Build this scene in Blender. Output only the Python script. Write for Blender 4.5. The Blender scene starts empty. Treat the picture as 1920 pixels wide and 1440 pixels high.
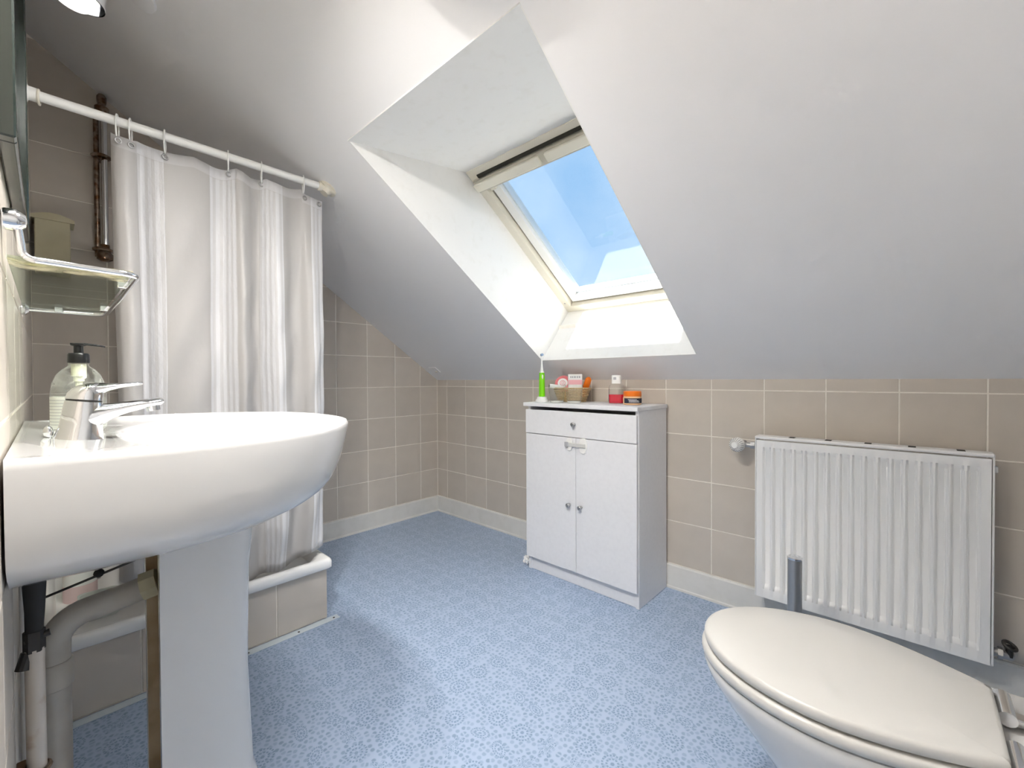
import bpy, bmesh, math, random
from mathutils import Vector, Matrix
random.seed(7)
PI = math.pi
sc = bpy.context.scene
col = sc.collection

# ------------------------------------------------------------------ camera
CAM = Vector((2.5483, -1.9386, 0.9591))
YAW, PITCH, ROLL, FPX = math.radians(132.927), math.radians(-0.7016), math.radians(-0.277), 811.0
cd = bpy.data.cameras.new('camera'); cam = bpy.data.objects.new('camera', cd); col.objects.link(cam)
fw = Vector((math.cos(YAW)*math.cos(PITCH), math.sin(YAW)*math.cos(PITCH), math.sin(PITCH)))
rt = Vector((math.sin(YAW), -math.cos(YAW), 0)); up = rt.cross(fw)
r2 = rt*math.cos(ROLL)+up*math.sin(ROLL); u2 = -rt*math.sin(ROLL)+up*math.cos(ROLL)
cam.matrix_world = Matrix(((r2.x, u2.x, -fw.x, CAM.x), (r2.y, u2.y, -fw.y, CAM.y), (r2.z, u2.z, -fw.z, CAM.z), (0, 0, 0, 1)))
cd.sensor_width = 36; cd.sensor_fit = 'HORIZONTAL'; cd.lens = 36*FPX/1920
cd.clip_start = 0.005; cd.clip_end = 200
sc.camera = cam

# ------------------------------------------------------------------ sky, sun, exposure
EXPOSURE = 1.76
FILL_LAMP = 20        # brightness of the unseen ceiling lamp added as fill
FILL_BULB = 265        # brightness of the two unseen spotlights added as fill
w = bpy.data.worlds.new('sky'); sc.world = w; w.use_nodes = True
nt = w.node_tree; nt.nodes.clear()
o_ = nt.nodes.new('ShaderNodeOutputWorld'); bg = nt.nodes.new('ShaderNodeBackground')
tc = nt.nodes.new('ShaderNodeTexCoord'); nz = nt.nodes.new('ShaderNodeTexNoise'); rp = nt.nodes.new('ShaderNodeValToRGB')
nz.inputs['Scale'].default_value = 2.6; nz.inputs['Detail'].default_value = 5; nz.inputs['Roughness'].default_value = .5
rp.color_ramp.elements[0].position = .40; rp.color_ramp.elements[0].color = (.17, .285, .44, 1)
rp.color_ramp.elements[1].position = .75; rp.color_ramp.elements[1].color = (.36, .44, .53, 1)
nt.links.new(tc.outputs['Generated'], nz.inputs['Vector']); nt.links.new(nz.outputs['Fac'], rp.inputs['Fac'])
nt.links.new(rp.outputs['Color'], bg.inputs['Color']); nt.links.new(bg.outputs['Background'], o_.inputs['Surface'])
bg.inputs['Strength'].default_value = .69
sd = bpy.data.lights.new('sun', 'SUN'); sd.energy = 8; sd.angle = math.radians(.6); sd.color = (1, .96, .9)
sun = bpy.data.objects.new('sun', sd); col.objects.link(sun); sun.location = (1, -4, 8)
sun.rotation_euler = Vector((0.02, 0.50, -0.866)).to_track_quat('-Z', 'Y').to_euler()
vs = sc.view_settings
vs.view_transform = 'Standard'; vs.look = 'None'; vs.gamma = 1; vs.use_curve_mapping = False; vs.exposure = EXPOSURE
cy = sc.cycles
cy.max_bounces = 10; cy.diffuse_bounces = 6; cy.glossy_bounces = 4; cy.transmission_bounces = 6; cy.transparent_max_bounces = 12
cy.use_adaptive_sampling = True; cy.adaptive_threshold = .09; cy.adaptive_min_samples = 16
cy.caustics_reflective = False; cy.caustics_refractive = False; cy.use_denoising = True
cy.sample_clamp_indirect = 6

# ------------------------------------------------------------------ helpers
WLOC = {}
def base(o): return WLOC.get(o.name, Vector((0, 0, 0)))
def thing(name, label=None, cat=None, loc=(0, 0, 0), group=None, kind=None, parent=None):
    o = bpy.data.objects.new(name, None); col.objects.link(o); o.empty_display_size = .05
    loc = Vector(loc)
    if parent: o.parent = parent; o.location = loc-base(parent)
    else: o.location = loc
    WLOC[o.name] = loc
    return tag(o, label, cat, group, kind)
def tag(o, label=None, cat=None, group=None, kind=None):
    if label: o['label'] = label
    if cat: o['category'] = cat
    if group: o['group'] = group
    if kind: o['kind'] = kind
    return o
def obj(name, bm, m, parent=None, loc=None, smooth=False, label=None, cat=None, group=None, kind=None, mats=None, angle=None):
    """bm is in world coordinates; loc (or the parent's base) becomes the origin"""
    L = Vector(loc) if loc is not None else (base(parent) if parent else Vector((0, 0, 0)))
    me = bpy.data.meshes.new(name)
    bmesh.ops.recalc_face_normals(bm, faces=bm.faces)
    bm.transform(Matrix.Translation(-L)); bm.to_mesh(me); bm.free()
    for mm in (mats or [m]): me.materials.append(mm)
    if smooth:
        for p in me.polygons: p.use_smooth = True
        if angle: me.set_sharp_from_angle(angle=math.radians(angle))
    o = bpy.data.objects.new(name, me); col.objects.link(o)
    if parent: o.parent = parent; o.location = L-base(parent)
    else: o.location = L
    WLOC[o.name] = L
    return tag(o, label, cat, group, kind)
def NB(): return bmesh.new()
def box(bm, lo, hi, bev=0, seg=2):
    lo = Vector(lo); hi = Vector(hi); c = (lo+hi)/2; d = hi-lo
    g = bmesh.ops.create_cube(bm, size=1, matrix=Matrix.Translation(c) @ Matrix.Diagonal((d.x, d.y, d.z, 1)))
    if bev:
        es = list({e for v in g['verts'] for e in v.link_edges})
        bmesh.ops.bevel(bm, geom=es, offset=bev, segments=seg, profile=.5, affect='EDGES')
    return bm
def frame_of(d):
    d = d.normalized(); a = Vector((0, 0, 1)) if abs(d.z) < .9 else Vector((1, 0, 0))
    x = d.cross(a).normalized(); return x, d.cross(x)
def loft(bm, loops, cap0=True, cap1=True, closed=False):
    R = [[bm.verts.new(p) for p in l] for l in loops]
    n = len(R[0]); K = len(R)
    for i in range(K if closed else K-1):
        a = R[i]; b = R[(i+1) % K]
        for j in range(n):
            bm.faces.new((a[j], a[(j+1) % n], b[(j+1) % n], b[j]))
    if not closed:
        if cap0: bm.faces.new(R[0])
        if cap1: bm.faces.new(R[-1])
    return bm
def tube(bm, pts, r, n=14, closed=False):
    pts = [Vector(p) for p in pts]; K = len(pts); rr = r if isinstance(r, (list, tuple)) else [r]*K
    loops = []; x = None
    for i, p in enumerate(pts):
        if closed: d = pts[(i+1) % K]-pts[i-1]
        else: d = pts[min(i+1, K-1)]-pts[max(i-1, 0)]
        d.normalize()
        if x is None: x, y = frame_of(d)
        else:
            x = (x-d*x.dot(d)).normalized(); y = d.cross(x)
        loops.append([p+(x*math.cos(2*PI*j/n)+y*math.sin(2*PI*j/n))*rr[i] for j in range(n)])
    return loft(bm, loops, closed=closed)
def cyl(bm, a, b, r, n=24, rb=None): return tube(bm, [a, b], [r, r if rb is None else rb], n)
def lathe(bm, c, prof, n=40, axis=(0, 0, 1), cap0=True, cap1=True):
    c = Vector(c); ax = Vector(axis).normalized(); x, y = frame_of(ax)
    return loft(bm, [[c+ax*h+(x*math.cos(2*PI*j/n)+y*math.sin(2*PI*j/n))*max(r, 1e-5) for j in range(n)] for r, h in prof], cap0, cap1)
def ellipsoid(bm, c, rx, ry, rz, u=16, v=10, rot=None):
    M = Matrix.Translation(c) @ (rot or Matrix.Identity(4)) @ Matrix.Diagonal((rx, ry, rz, 1))
    bmesh.ops.create_uvsphere(bm, u_segments=u, v_segments=v, radius=1, matrix=M); return bm
def torus(bm, c, ax, R, r, n=24, m=10, sx=1, sy=1, xdir=None):
    c = Vector(c); ax = Vector(ax).normalized()
    if xdir is None: x, y = frame_of(ax)
    else: x = Vector(xdir).normalized(); y = ax.cross(x)
    return tube(bm, [c+x*math.cos(2*PI*i/n)*R*sx+y*math.sin(2*PI*i/n)*R*sy for i in range(n)], r, m, closed=True)
def arc(c, x, y, r, a0, a1, n=8):
    c = Vector(c); x = Vector(x); y = Vector(y)
    return [c+x*math.cos(a0+(a1-a0)*i/n)*r+y*math.sin(a0+(a1-a0)*i/n)*r for i in range(n+1)]

# ------------------------------------------------------------------ materials
def mat(name, colr, rough=.5, metal=0, spec=.5, noise=None, bump=None, coat=0, trans=0, alpha=None, emit=None, ior=1.45):
    m = bpy.data.materials.new(name); m.use_nodes = True; t = m.node_tree; b = t.nodes['Principled BSDF']
    b.inputs['Base Color'].default_value = (*colr, 1); b.inputs['Roughness'].default_value = rough; b.inputs['Metallic'].default_value = metal
    b.inputs['Specular IOR Level'].default_value = spec; b.inputs['Coat Weight'].default_value = coat
    b.inputs['Transmission Weight'].default_value = trans; b.inputs['IOR'].default_value = ior
    if emit: b.inputs['Emission Color'].default_value = (*emit[0], 1); b.inputs['Emission Strength'].default_value = emit[1]
    tcn = t.nodes.new('ShaderNodeTexCoord')
    if noise:   # (scale, colour2, low, high)
        n = t.nodes.new('ShaderNodeTexNoise'); n.inputs['Scale'].default_value = noise[0]; n.inputs['Detail'].default_value = 4
        t.links.new(tcn.outputs['Object'], n.inputs['Vector'])
        r = t.nodes.new('ShaderNodeMapRange'); r.inputs['From Min'].default_value = noise[2]; r.inputs['From Max'].default_value = noise[3]
        t.links.new(n.outputs['Fac'], r.inputs['Value'])
        x = t.nodes.new('ShaderNodeMix'); x.data_type = 'RGBA'
        x.inputs['A'].default_value = (*colr, 1); x.inputs['B'].default_value = (*noise[1], 1)
        t.links.new(r.outputs['Result'], x.inputs['Factor']); t.links.new(x.outputs['Result'], b.inputs['Base Color'])
    if bump:    # (scale, strength, distance)
        n = t.nodes.new('ShaderNodeTexNoise'); n.inputs['Scale'].default_value = bump[0]; n.inputs['Detail'].default_value = 3
        t.links.new(tcn.outputs['Object'], n.inputs['Vector'])
        bp = t.nodes.new('ShaderNodeBump'); bp.inputs['Strength'].default_value = bump[1]; bp.inputs['Distance'].default_value = bump[2]
        t.links.new(n.outputs['Fac'], bp.inputs['Height']); t.links.new(bp.outputs['Normal'], b.inputs['Normal'])
    return m
def glassmat(name, tint, spec=1.0, rough=.0, ior=1.5, haze=0, hazecol=(1, 1, 1)):
    """thin clear pane / wall: light passes, Fresnel reflection on top"""
    m = bpy.data.materials.new(name); m.use_nodes = True; t = m.node_tree; t.nodes.clear()
    o = t.nodes.new('ShaderNodeOutputMaterial'); tr = t.nodes.new('ShaderNodeBsdfTransparent'); gl = t.nodes.new('ShaderNodeBsdfGlossy')
    lw = t.nodes.new('ShaderNodeLayerWeight'); lw.inputs['Blend'].default_value = .5; mx = t.nodes.new('ShaderNodeMixShader')
    pw = t.nodes.new('ShaderNodeMath'); pw.operation = 'POWER'; pw.inputs[1].default_value = 5      # Schlick, alike from both sides
    t.links.new(lw.outputs['Facing'], pw.inputs[0])
    fr = t.nodes.new('ShaderNodeMath'); fr.operation = 'MULTIPLY_ADD'; fr.inputs[1].default_value = .96; fr.inputs[2].default_value = .04
    t.links.new(pw.outputs[0], fr.inputs[0])
    tr.inputs['Color'].default_value = (*tint, 1); gl.inputs['Roughness'].default_value = rough
    mu = t.nodes.new('ShaderNodeMath'); mu.operation = 'MULTIPLY'; mu.inputs[1].default_value = spec
    t.links.new(fr.outputs[0], mu.inputs[0]); t.links.new(mu.outputs[0], mx.inputs[0])
    t.links.new(tr.outputs[0], mx.inputs[1]); t.links.new(gl.outputs[0], mx.inputs[2])
    out = mx
    if haze:
        df = t.nodes.new('ShaderNodeBsdfDiffuse'); df.inputs['Color'].default_value = (*hazecol, 1)
        tcn = t.nodes.new('ShaderNodeTexCoord'); n = t.nodes.new('ShaderNodeTexNoise'); n.inputs['Scale'].default_value = 35; n.inputs['Detail'].default_value = 6
        r = t.nodes.new('ShaderNodeMapRange'); r.inputs['From Min'].default_value = .42; r.inputs['From Max'].default_value = .68; r.inputs['To Max'].default_value = haze
        t.links.new(tcn.outputs['Object'], n.inputs['Vector']); t.links.new(n.outputs['Fac'], r.inputs['Value'])
        m2 = t.nodes.new('ShaderNodeMixShader'); t.links.new(r.outputs['Result'], m2.inputs[0]); t.links.new(mx.outputs[0], m2.inputs[1]); t.links.new(df.outputs[0], m2.inputs[2]); out = m2
    t.links.new(out.outputs[0], o.inputs['Surface'])
    return m

M = {}
M['paint'] = mat('ceiling_paint', (.88, .875, .885), .75, noise=(2.2, (.855, .85, .855), .35, .75), bump=(140, .08, .001))
M['reveal'] = mat('reveal_paint', (.85, .845, .83), .45, noise=(26, (.80, .79, .76), .55, .85), bump=(60, .06, .001))
M['wallpaint'] = mat('wall_paint', (.87, .865, .85), .7)
M['grout'] = mat('grout', (.90, .86, .79), .9, noise=(30, (.84, .79, .71), .4, .7))
def tilemat(name, c):
    m = mat(name, c, .28, spec=.45, noise=(9, tuple(v*.94 for v in c), .35, .7), bump=(90, .03, .0005))
    t = m.node_tree; b = t.nodes['Principled BSDF']      # a little tone change from tile to tile
    oi = t.nodes.new('ShaderNodeObjectInfo'); mr = t.nodes.new('ShaderNodeMapRange'); mr.inputs['To Min'].default_value = .96; mr.inputs['To Max'].default_value = 1.04
    t.links.new(oi.outputs['Random'], mr.inputs['Value'])
    src = b.inputs['Base Color'].links[0].from_socket
    vm = t.nodes.new('ShaderNodeVectorMath'); vm.operation = 'SCALE'
    t.links.new(src, vm.inputs[0]); t.links.new(mr.outputs['Result'], vm.inputs['Scale']); t.links.new(vm.outputs[0], b.inputs['Base Color'])
    return m
M['tile'] = tilemat('beige_tile', (.61, .553, .487))
M['porcelain'] = mat('porcelain', (.66, .655, .645), .08, spec=.6, coat=.3)
M['porcelain2'] = mat('porcelain_stain_shade', (.60, .47, .30), .5, noise=(14, (.42, .30, .16), .4, .7))  # stain and the shade of the hollow, both put into the tan
M['acrylic'] = mat('acrylic', (.82, .82, .81), .2)
M['skirt'] = mat('skirting', (.74, .73, .70), .5, noise=(18, (.70, .69, .655), .45, .7))
M['chrome'] = mat('chrome', (.80, .81, .83), .07, 1)
M['steel'] = mat('brushed_steel', (.46, .455, .45), .42, 1)
M['darkmetal'] = mat('dark_metal', (.05, .047, .045), .4, .6)
M['rust'] = mat('rusty_chrome', (.30, .24, .19), .3, .8, noise=(40, (.14, .07, .03), .4, .6))
M['zinc'] = mat('painted_pipe', (.55, .50, .44), .45, .2, noise=(28, (.33, .22, .14), .55, .75))
M['pvc'] = mat('grey_pvc', (.56, .53, .48), .45, noise=(12, (.46, .42, .37), .45, .75))
M['whiteplastic'] = mat('white_plastic', (.84, .84, .82), .3)
M['cream'] = mat('cream_plastic', (.66, .61, .42), .4, noise=(10, (.6, .55, .36), .4, .7))
M['ivory'] = mat('ivory_pvc', (.74, .70, .60), .35)
M['cream2'] = mat('cream_grip', (.80, .77, .66), .35)
M['black'] = mat('black_plastic', (.008, .008, .009), .3)
M['rubber'] = mat('black_rubber', (.02, .02, .02), .7)
M['cab'] = mat('white_melamine', (.80, .80, .82), .42, noise=(60, (.775, .775, .795), .4, .7))
M['cabedge'] = mat('cabinet_carcass', (.66, .66, .67), .5)
M['rad'] = mat('radiator_enamel', (.87, .87, .865), .3)
M['slot'] = mat('slot_dark', (.03, .028, .02), .8)
M['lid'] = mat('seat_plastic', (.61, .597, .568), .3)
M['red'] = mat('red_liquid', (.62, .008, .03), .15)
M['orange'] = mat('orange_plastic', (.85, .19, .01), .35)
M['peach'] = mat('peach_plastic', (.83, .53, .30), .35)
M['navy'] = mat('navy_label', (.02, .025, .05), .5)
M['pink'] = mat('pink_plastic', (.78, .22, .24), .4)
M['pinkprint'] = mat('pink_print', (.80, .42, .46), .5)
M['green'] = mat('lime_plastic', (.22, .72, .01), .3)
M['teal'] = mat('teal_plastic', (.01, .28, .30), .35)
M['wicker'] = mat('wicker', (.66, .50, .28), .7, noise=(220, (.42, .28, .12), .45, .65))
M['paper'] = mat('white_paper', (.86, .85, .83), .6)
M['greyprint'] = mat('grey_print', (.45, .45, .47), .6)
M['label'] = mat('bottle_label', (.72, .73, .69), .4)
M['frost'] = mat('frosted_bottle', (.78, .79, .76), .35, noise=(5, (.72, .72, .68), .4, .6))
M['bulb'] = mat('frosted_fill_bulb', (.9, .88, .82), .25, emit=((1, .97, .92), FILL_BULB))  # strong glow for the two added spots out of view
M['bulbdim'] = mat('frosted_bulb_dim', (.9, .88, .82), .25, emit=((1, .97, .92), .45))
M['alu'] = mat('aluminium_strip', (.66, .73, .78), .4, .1)
M['woodframe'] = mat('dark_frame', (.012, .018, .014), .2, coat=.5)
M['mirror'] = mat('mirror', (.86, .88, .86), .02, 1)
M['pane'] = glassmat('window_glass', (.97, .985, .985))
M['clear'] = glassmat('clear_glass', (.985, .99, .985), .9)
M['bottleglass'] = glassmat('clear_bottle', (.95, .965, .95), 1.0, .02, haze=.30, hazecol=(.85, .87, .83))  # pale diffuse film stands in for highlights on the glass
M['shelfglass'] = glassmat('shelf_glass', (.86, .91, .85), .5, .01, haze=.9, hazecol=(.74, .68, .48))
def limescale(m):       # crusty film only on the end of the plate nearest the room
    t = m.node_tree; mr = [n for n in t.nodes if n.type == 'MAP_RANGE'][0]; nz_ = [n for n in t.nodes if n.type == 'TEX_NOISE'][0]; tcn = [n for n in t.nodes if n.type == 'TEX_COORD'][0]
    nz_.inputs['Scale'].default_value = 22
    sx = t.nodes.new('ShaderNodeSeparateXYZ'); t.links.new(tcn.outputs['Object'], sx.inputs[0])
    r = t.nodes.new('ShaderNodeMapRange'); r.inputs['From Min'].default_value = .10; r.inputs['From Max'].default_value = .24
    t.links.new(sx.outputs[0], r.inputs['Value'])
    mu = t.nodes.new('ShaderNodeMath'); mu.operation = 'MULTIPLY'; t.links.new(r.outputs['Result'], mu.inputs[0]); t.links.new(nz_.outputs['Fac'], mu.inputs[1])
    t.links.new(mu.outputs[0], mr.inputs['Value'])
limescale(M['shelfglass'])
M['tub'] = mat('milky_plastic', (.62, .65, .61), .35, noise=(8, (.56, .58, .54), .4, .7))

# striped shower curtain (U runs along the cloth)
def curtain_mat():
    m = bpy.data.materials.new('curtain_fabric'); m.use_nodes = True; t = m.node_tree; t.nodes.clear()
    o = t.nodes.new('ShaderNodeOutputMaterial'); uv = t.nodes.new('ShaderNodeUVMap'); sp = t.nodes.new('ShaderNodeSeparateXYZ')
    t.links.new(uv.outputs[0], sp.inputs[0])
    def mth(op, a, b=None):
        n = t.nodes.new('ShaderNodeMath'); n.operation = op
        for i, v in enumerate((a, b)):
            if v is None: continue
            if isinstance(v, (int, float)): n.inputs[i].default_value = v
            else: t.links.new(v, n.inputs[i])
        return n.outputs[0]
    # wide satin bands made of narrow stripes
    wide = mth('GREATER_THAN', mth('FRACT', mth('MULTIPLY', sp.outputs[0], 4.35)), .56)
    hemb = mth('LESS_THAN', sp.outputs[1], .036); seam = mth('LESS_THAN', mth('ABSOLUTE', mth('SUBTRACT', sp.outputs[1], .036)), .0014)
    thin = mth('GREATER_THAN', mth('FRACT', mth('MULTIPLY', sp.outputs[0], 46)), .45)
    st = mth('SUBTRACT', mth('MINIMUM', mth('ADD', mth('MULTIPLY', wide, mth('ADD', .55, mth('MULTIPLY', thin, .45))), mth('MULTIPLY', hemb, .35)), 1), mth('MULTIPLY', seam, .3))
    mx = t.nodes.new('ShaderNodeMix'); mx.data_type = 'RGBA'; mx.inputs['A'].default_value = (.555, .54, .53, 1); mx.inputs['B'].default_value = (.78, .78, .80, 1)
    t.links.new(st, mx.inputs['Factor'])
    b = t.nodes.new('ShaderNodeBsdfPrincipled'); b.inputs['Roughness'].default_value = .45; b.inputs['Sheen Weight'].default_value = .2
    t.links.new(mx.outputs['Result'], b.inputs['Base Color'])
    tr = t.nodes.new('ShaderNodeBsdfTranslucent'); t.links.new(mx.outputs['Result'], tr.inputs['Color'])
    n = t.nodes.new('ShaderNodeTexNoise'); n.inputs['Scale'].default_value = 26; n.inputs['Detail'].default_value = 4
    vm = t.nodes.new('ShaderNodeMapping'); vm.inputs['Scale'].default_value = (1.3, .55, 1); t.links.new(uv.outputs[0], vm.inputs[0]); t.links.new(vm.outputs[0], n.inputs['Vector'])
    h = mth('MULTIPLY', n.outputs['Fac'], mth('ADD', mth('MULTIPLY', wide, .8), .2))
    bp = t.nodes.new('ShaderNodeBump'); bp.inputs['Strength'].default_value = .7; bp.inputs['Distance'].default_value = .009
    t.links.new(h, bp.inputs['Height']); t.links.new(bp.outputs[0], b.inputs['Normal'])
    ms = t.nodes.new('ShaderNodeMixShader'); ms.inputs[0].default_value = .3
    t.links.new(b.outputs[0], ms.inputs[1]); t.links.new(tr.outputs[0], ms.inputs[2]); t.links.new(ms.outputs[0], o.inputs['Surface'])
    return m
M['curtain'] = curtain_mat()

# printed vinyl: pebble mosaic with rosettes, fish and starfish
def floor_mat():
    m = bpy.data.materials.new('blue_mosaic_vinyl'); m.use_nodes = True; t = m.node_tree; b = t.nodes['Principled BSDF']
    b.inputs['Roughness'].default_value = .38; b.inputs['Specular IOR Level'].default_value = .4
    tcn = t.nodes.new('ShaderNodeTexCoord'); P = tcn.outputs['Object']
    def N(k, **kw):
        n = t.nodes.new(k)
        for a, v in kw.items(): setattr(n, a, v)
        return n
    def L(v, s):
        if isinstance(v, (int, float)): s.default_value = v
        else: t.links.new(v, s)
    def mth(op, a, b_=None, c=None):
        n = N('ShaderNodeMath', operation=op)
        for i, v in enumerate((a, b_, c)):
            if v is not None: L(v, n.inputs[i])
        return n.outputs[0]
    def vor(feature, scale, vec=P, rnd=1.0):
        v = N('ShaderNodeTexVoronoi', feature=feature, voronoi_dimensions='2D'); v.inputs['Scale'].default_value = scale; v.inputs['Randomness'].default_value = rnd
        t.links.new(vec, v.inputs['Vector']); return v
    ed = vor('DISTANCE_TO_EDGE', 66, rnd=.8); ce = vor('F1', 66, rnd=.8)
    sepc = N('ShaderNodeSeparateColor'); t.links.new(ce.outputs['Color'], sepc.inputs[0]); rnd = sepc.outputs[0]
    pb = mth('MINIMUM', mth('MULTIPLY', ed.outputs['Distance'], 4.2), mth('MULTIPLY', mth('SUBTRACT', .50, ce.outputs['Distance']), 4.5))
    grout = mth('SUBTRACT', 1, mth('MAXIMUM', mth('MINIMUM', pb, 1), 0))      # 1 between the rounded pebbles
    # motif cells
    S = 12.0
    mc = vor('F1', S, rnd=.32)
    dv = N('ShaderNodeVectorMath', operation='SUBTRACT'); t.links.new(P, dv.inputs[0]); t.links.new(mc.outputs['Position'], dv.inputs[1])
    sm = N('ShaderNodeSeparateColor'); t.links.new(mc.outputs['Color'], sm.inputs[0]); ra, rb, rc = sm.outputs
    rot = N('ShaderNodeVectorRotate', rotation_type='Z_AXIS'); t.links.new(dv.outputs[0], rot.inputs['Vector']); L(mth('MULTIPLY', ra, 6.28), rot.inputs['Angle'])
    xyz = N('ShaderNodeSeparateXYZ'); t.links.new(rot.outputs[0], xyz.inputs[0]); X, Y = xyz.outputs[0], xyz.outputs[1]
    isfish = mth('GREATER_THAN', rb, .45); isstar = mth('GREATER_THAN', rb, .74)
    Ys = mth('MULTIPLY', Y, mth('ADD', 1, mth('MULTIPLY', isfish, .75)))
    r = mth('SQRT', mth('ADD', mth('MULTIPLY', X, X), mth('MULTIPLY', Ys, Ys)))
    th = mth('ARCTAN2', Ys, X)
    def ring(r0, n, w_, src=r):
        a = mth('LESS_THAN', mth('ABSOLUTE', mth('SUBTRACT', src, r0)), w_)
        d = mth('GREATER_THAN', mth('COSINE', mth('MULTIPLY', th, n)), -.45)
        return mth('MULTIPLY', a, d)
    rings = mth('MAXIMUM', mth('MAXIMUM', ring(.0255, 20, .0026), ring(.0145, 11, .0026)), mth('LESS_THAN', r, .0048))
    # star: radius warped by five arms, filled with pebbles
    rs = mth('DIVIDE', r, mth('ADD', .72, mth('MULTIPLY', mth('COSINE', mth('MULTIPLY', th, 5)), .28)))
    star = mth('MAXIMUM', mth('MAXIMUM', ring(.036, 24, .0032, rs), ring(.0245, 17, .0032, rs)), ring(.013, 9, .0032, rs))
    mot = mth('ADD', mth('MULTIPLY', rings, mth('SUBTRACT', 1, isstar)), mth('MULTIPLY', star, isstar))
    # pebble shade: most pale, some darker
    dark = N('ShaderNodeMapRange'); L(rnd, dark.inputs['Value']); dark.inputs['From Min'].default_value = -.15; dark.inputs['From Max'].default_value = 1.0
    inm = mth('LESS_THAN', r, mth('ADD', .0285, mth('MULTIPLY', isstar, .007)))
    dk = mth('MULTIPLY', mth('MULTIPLY', dark.outputs['Result'], mth('SUBTRACT', 1, grout)), mth('SUBTRACT', 1, mth('MULTIPLY', inm, .7)))
    dk = mth('MINIMUM', mth('ADD', mth('MULTIPLY', dk, .72), mth('MULTIPLY', mot, .66)), 1)
    mx = N('ShaderNodeMix', data_type='RGBA'); mx.inputs['A'].default_value = (.36, .455, .62, 1); mx.inputs['B'].default_value = (.18, .27, .41, 1)
    L(dk, mx.inputs['Factor'])
    mg = N('ShaderNodeMix', data_type='RGBA'); t.links.new(mx.outputs['Result'], mg.inputs['A']); mg.inputs['B'].default_value = (.44, .535, .685, 1)
    L(mth('MULTIPLY', mth('MULTIPLY', grout, .7), mth('SUBTRACT', 1, mot)), mg.inputs['Factor'])
    t.links.new(mg.outputs['Result'], b.inputs['Base Color'])
    return m
M['floor'] = floor_mat()

# ------------------------------------------------------------------ room shell
W, XE, KT, SL = 1.977, 3.06, 0.952, 0.692     # width to left wall, far end, knee-wall height, ceiling pitch
ceil_z = lambda y: KT-SL*y
fl = NB(); box(fl, (-.15, -W-.15, -.12), (XE+.15, .15, 0)); floor = obj('floor', fl, M['floor'], kind='structure', label='pale blue vinyl floor printed with a pebble mosaic')
G = .0015
b = NB(); box(b, (-.15, G, 0), (XE+.15, .30, KT+.3)); wall_right = obj('wall_right', b, M['grout'], kind='structure', label='low knee wall under the sloping ceiling, beige tiles')
b = NB(); box(b, (-.15, -W-.15, 0), (-G, .15, 3.2)); wall_back = obj('wall_back', b, M['grout'], kind='structure', label='gable wall of beige square tiles behind the shower')
b = NB(); box(b, (-.15, -W-.15, 0), (XE+.15, -W-G, 3.2)); wall_left = obj('wall_left', b, M['grout'], kind='structure', label='tiled wall behind the washbasin')
b = NB(); box(b, (XE, -W-.15, 0), (XE+.15, .15, 3.2)); obj('wall_front', b, M['wallpaint'], kind='structure', label='plain painted end wall of the room')

# sloping ceiling slab with the skylight hole
TH = math.atan(SL); NV = Vector((0, math.sin(TH), math.cos(TH))); EV = Vector((0, math.cos(TH), -math.sin(TH)))
X0, X1 = 1.098, 1.905
YT, YB = -1.216, -.145
IT = Vector((0, -.676, 1.869)); WV = .936; IB = IT+EV*WV
y0, y1 = -W-.10, .10
def yz(x, p): return Vector((x, p[1], p[2]))
def cz(y): return Vector((0, y, ceil_z(y)))
inn = [yz(-.05, cz(y0)), yz(XE+.05, cz(y0)), yz(XE+.05, cz(y1)), yz(-.05, cz(y1))]
hin = [yz(X0, cz(YT)), yz(X1, cz(YT)), yz(X1, cz(YB)), yz(X0, cz(YB))]
hout = [yz(X0, IT), yz(X1, IT), yz(X1, IB), yz(X0, IB)]
dN = (IT-cz(IT.y)).dot(NV)
out = [p+NV*(dN+.02) for p in inn]; hou2 = [p+NV*.02 for p in hout]
b = NB(); V = [[b.verts.new(p) for p in l] for l in (inn, hin, hout, hou2, out)]
for i in range(4):
    j = (i+1) % 4
    for k in range(5):
        A, B_ = V[k], V[(k+1) % 5]
        b.faces.new((A[i], A[j], B_[j], B_[i]))
ceiling = obj('ceiling', b, M['paint'], kind='structure', label='white sloping plaster ceiling with the skylight shaft cut in')
# white lining boards of the shaft, one part each
def board(pts, nrm):
    bm = NB(); n = Vector(nrm).normalized()*.004
    loft(bm, [[p for p in pts], [p+n for p in pts]]); return bm
cen = (hin[0]+hin[2]+hout[0]+hout[2])/4
for q in range(4):
    p = [hin[q], hin[(q+1) % 4], hout[(q+1) % 4], hout[q]]
    n = (p[1]-p[0]).cross(p[3]-p[0])
    if n.dot(cen-p[0]) < 0: n = -n
    obj('skylight_reveal', board(p, n), M['reveal'], parent=ceiling)
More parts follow.
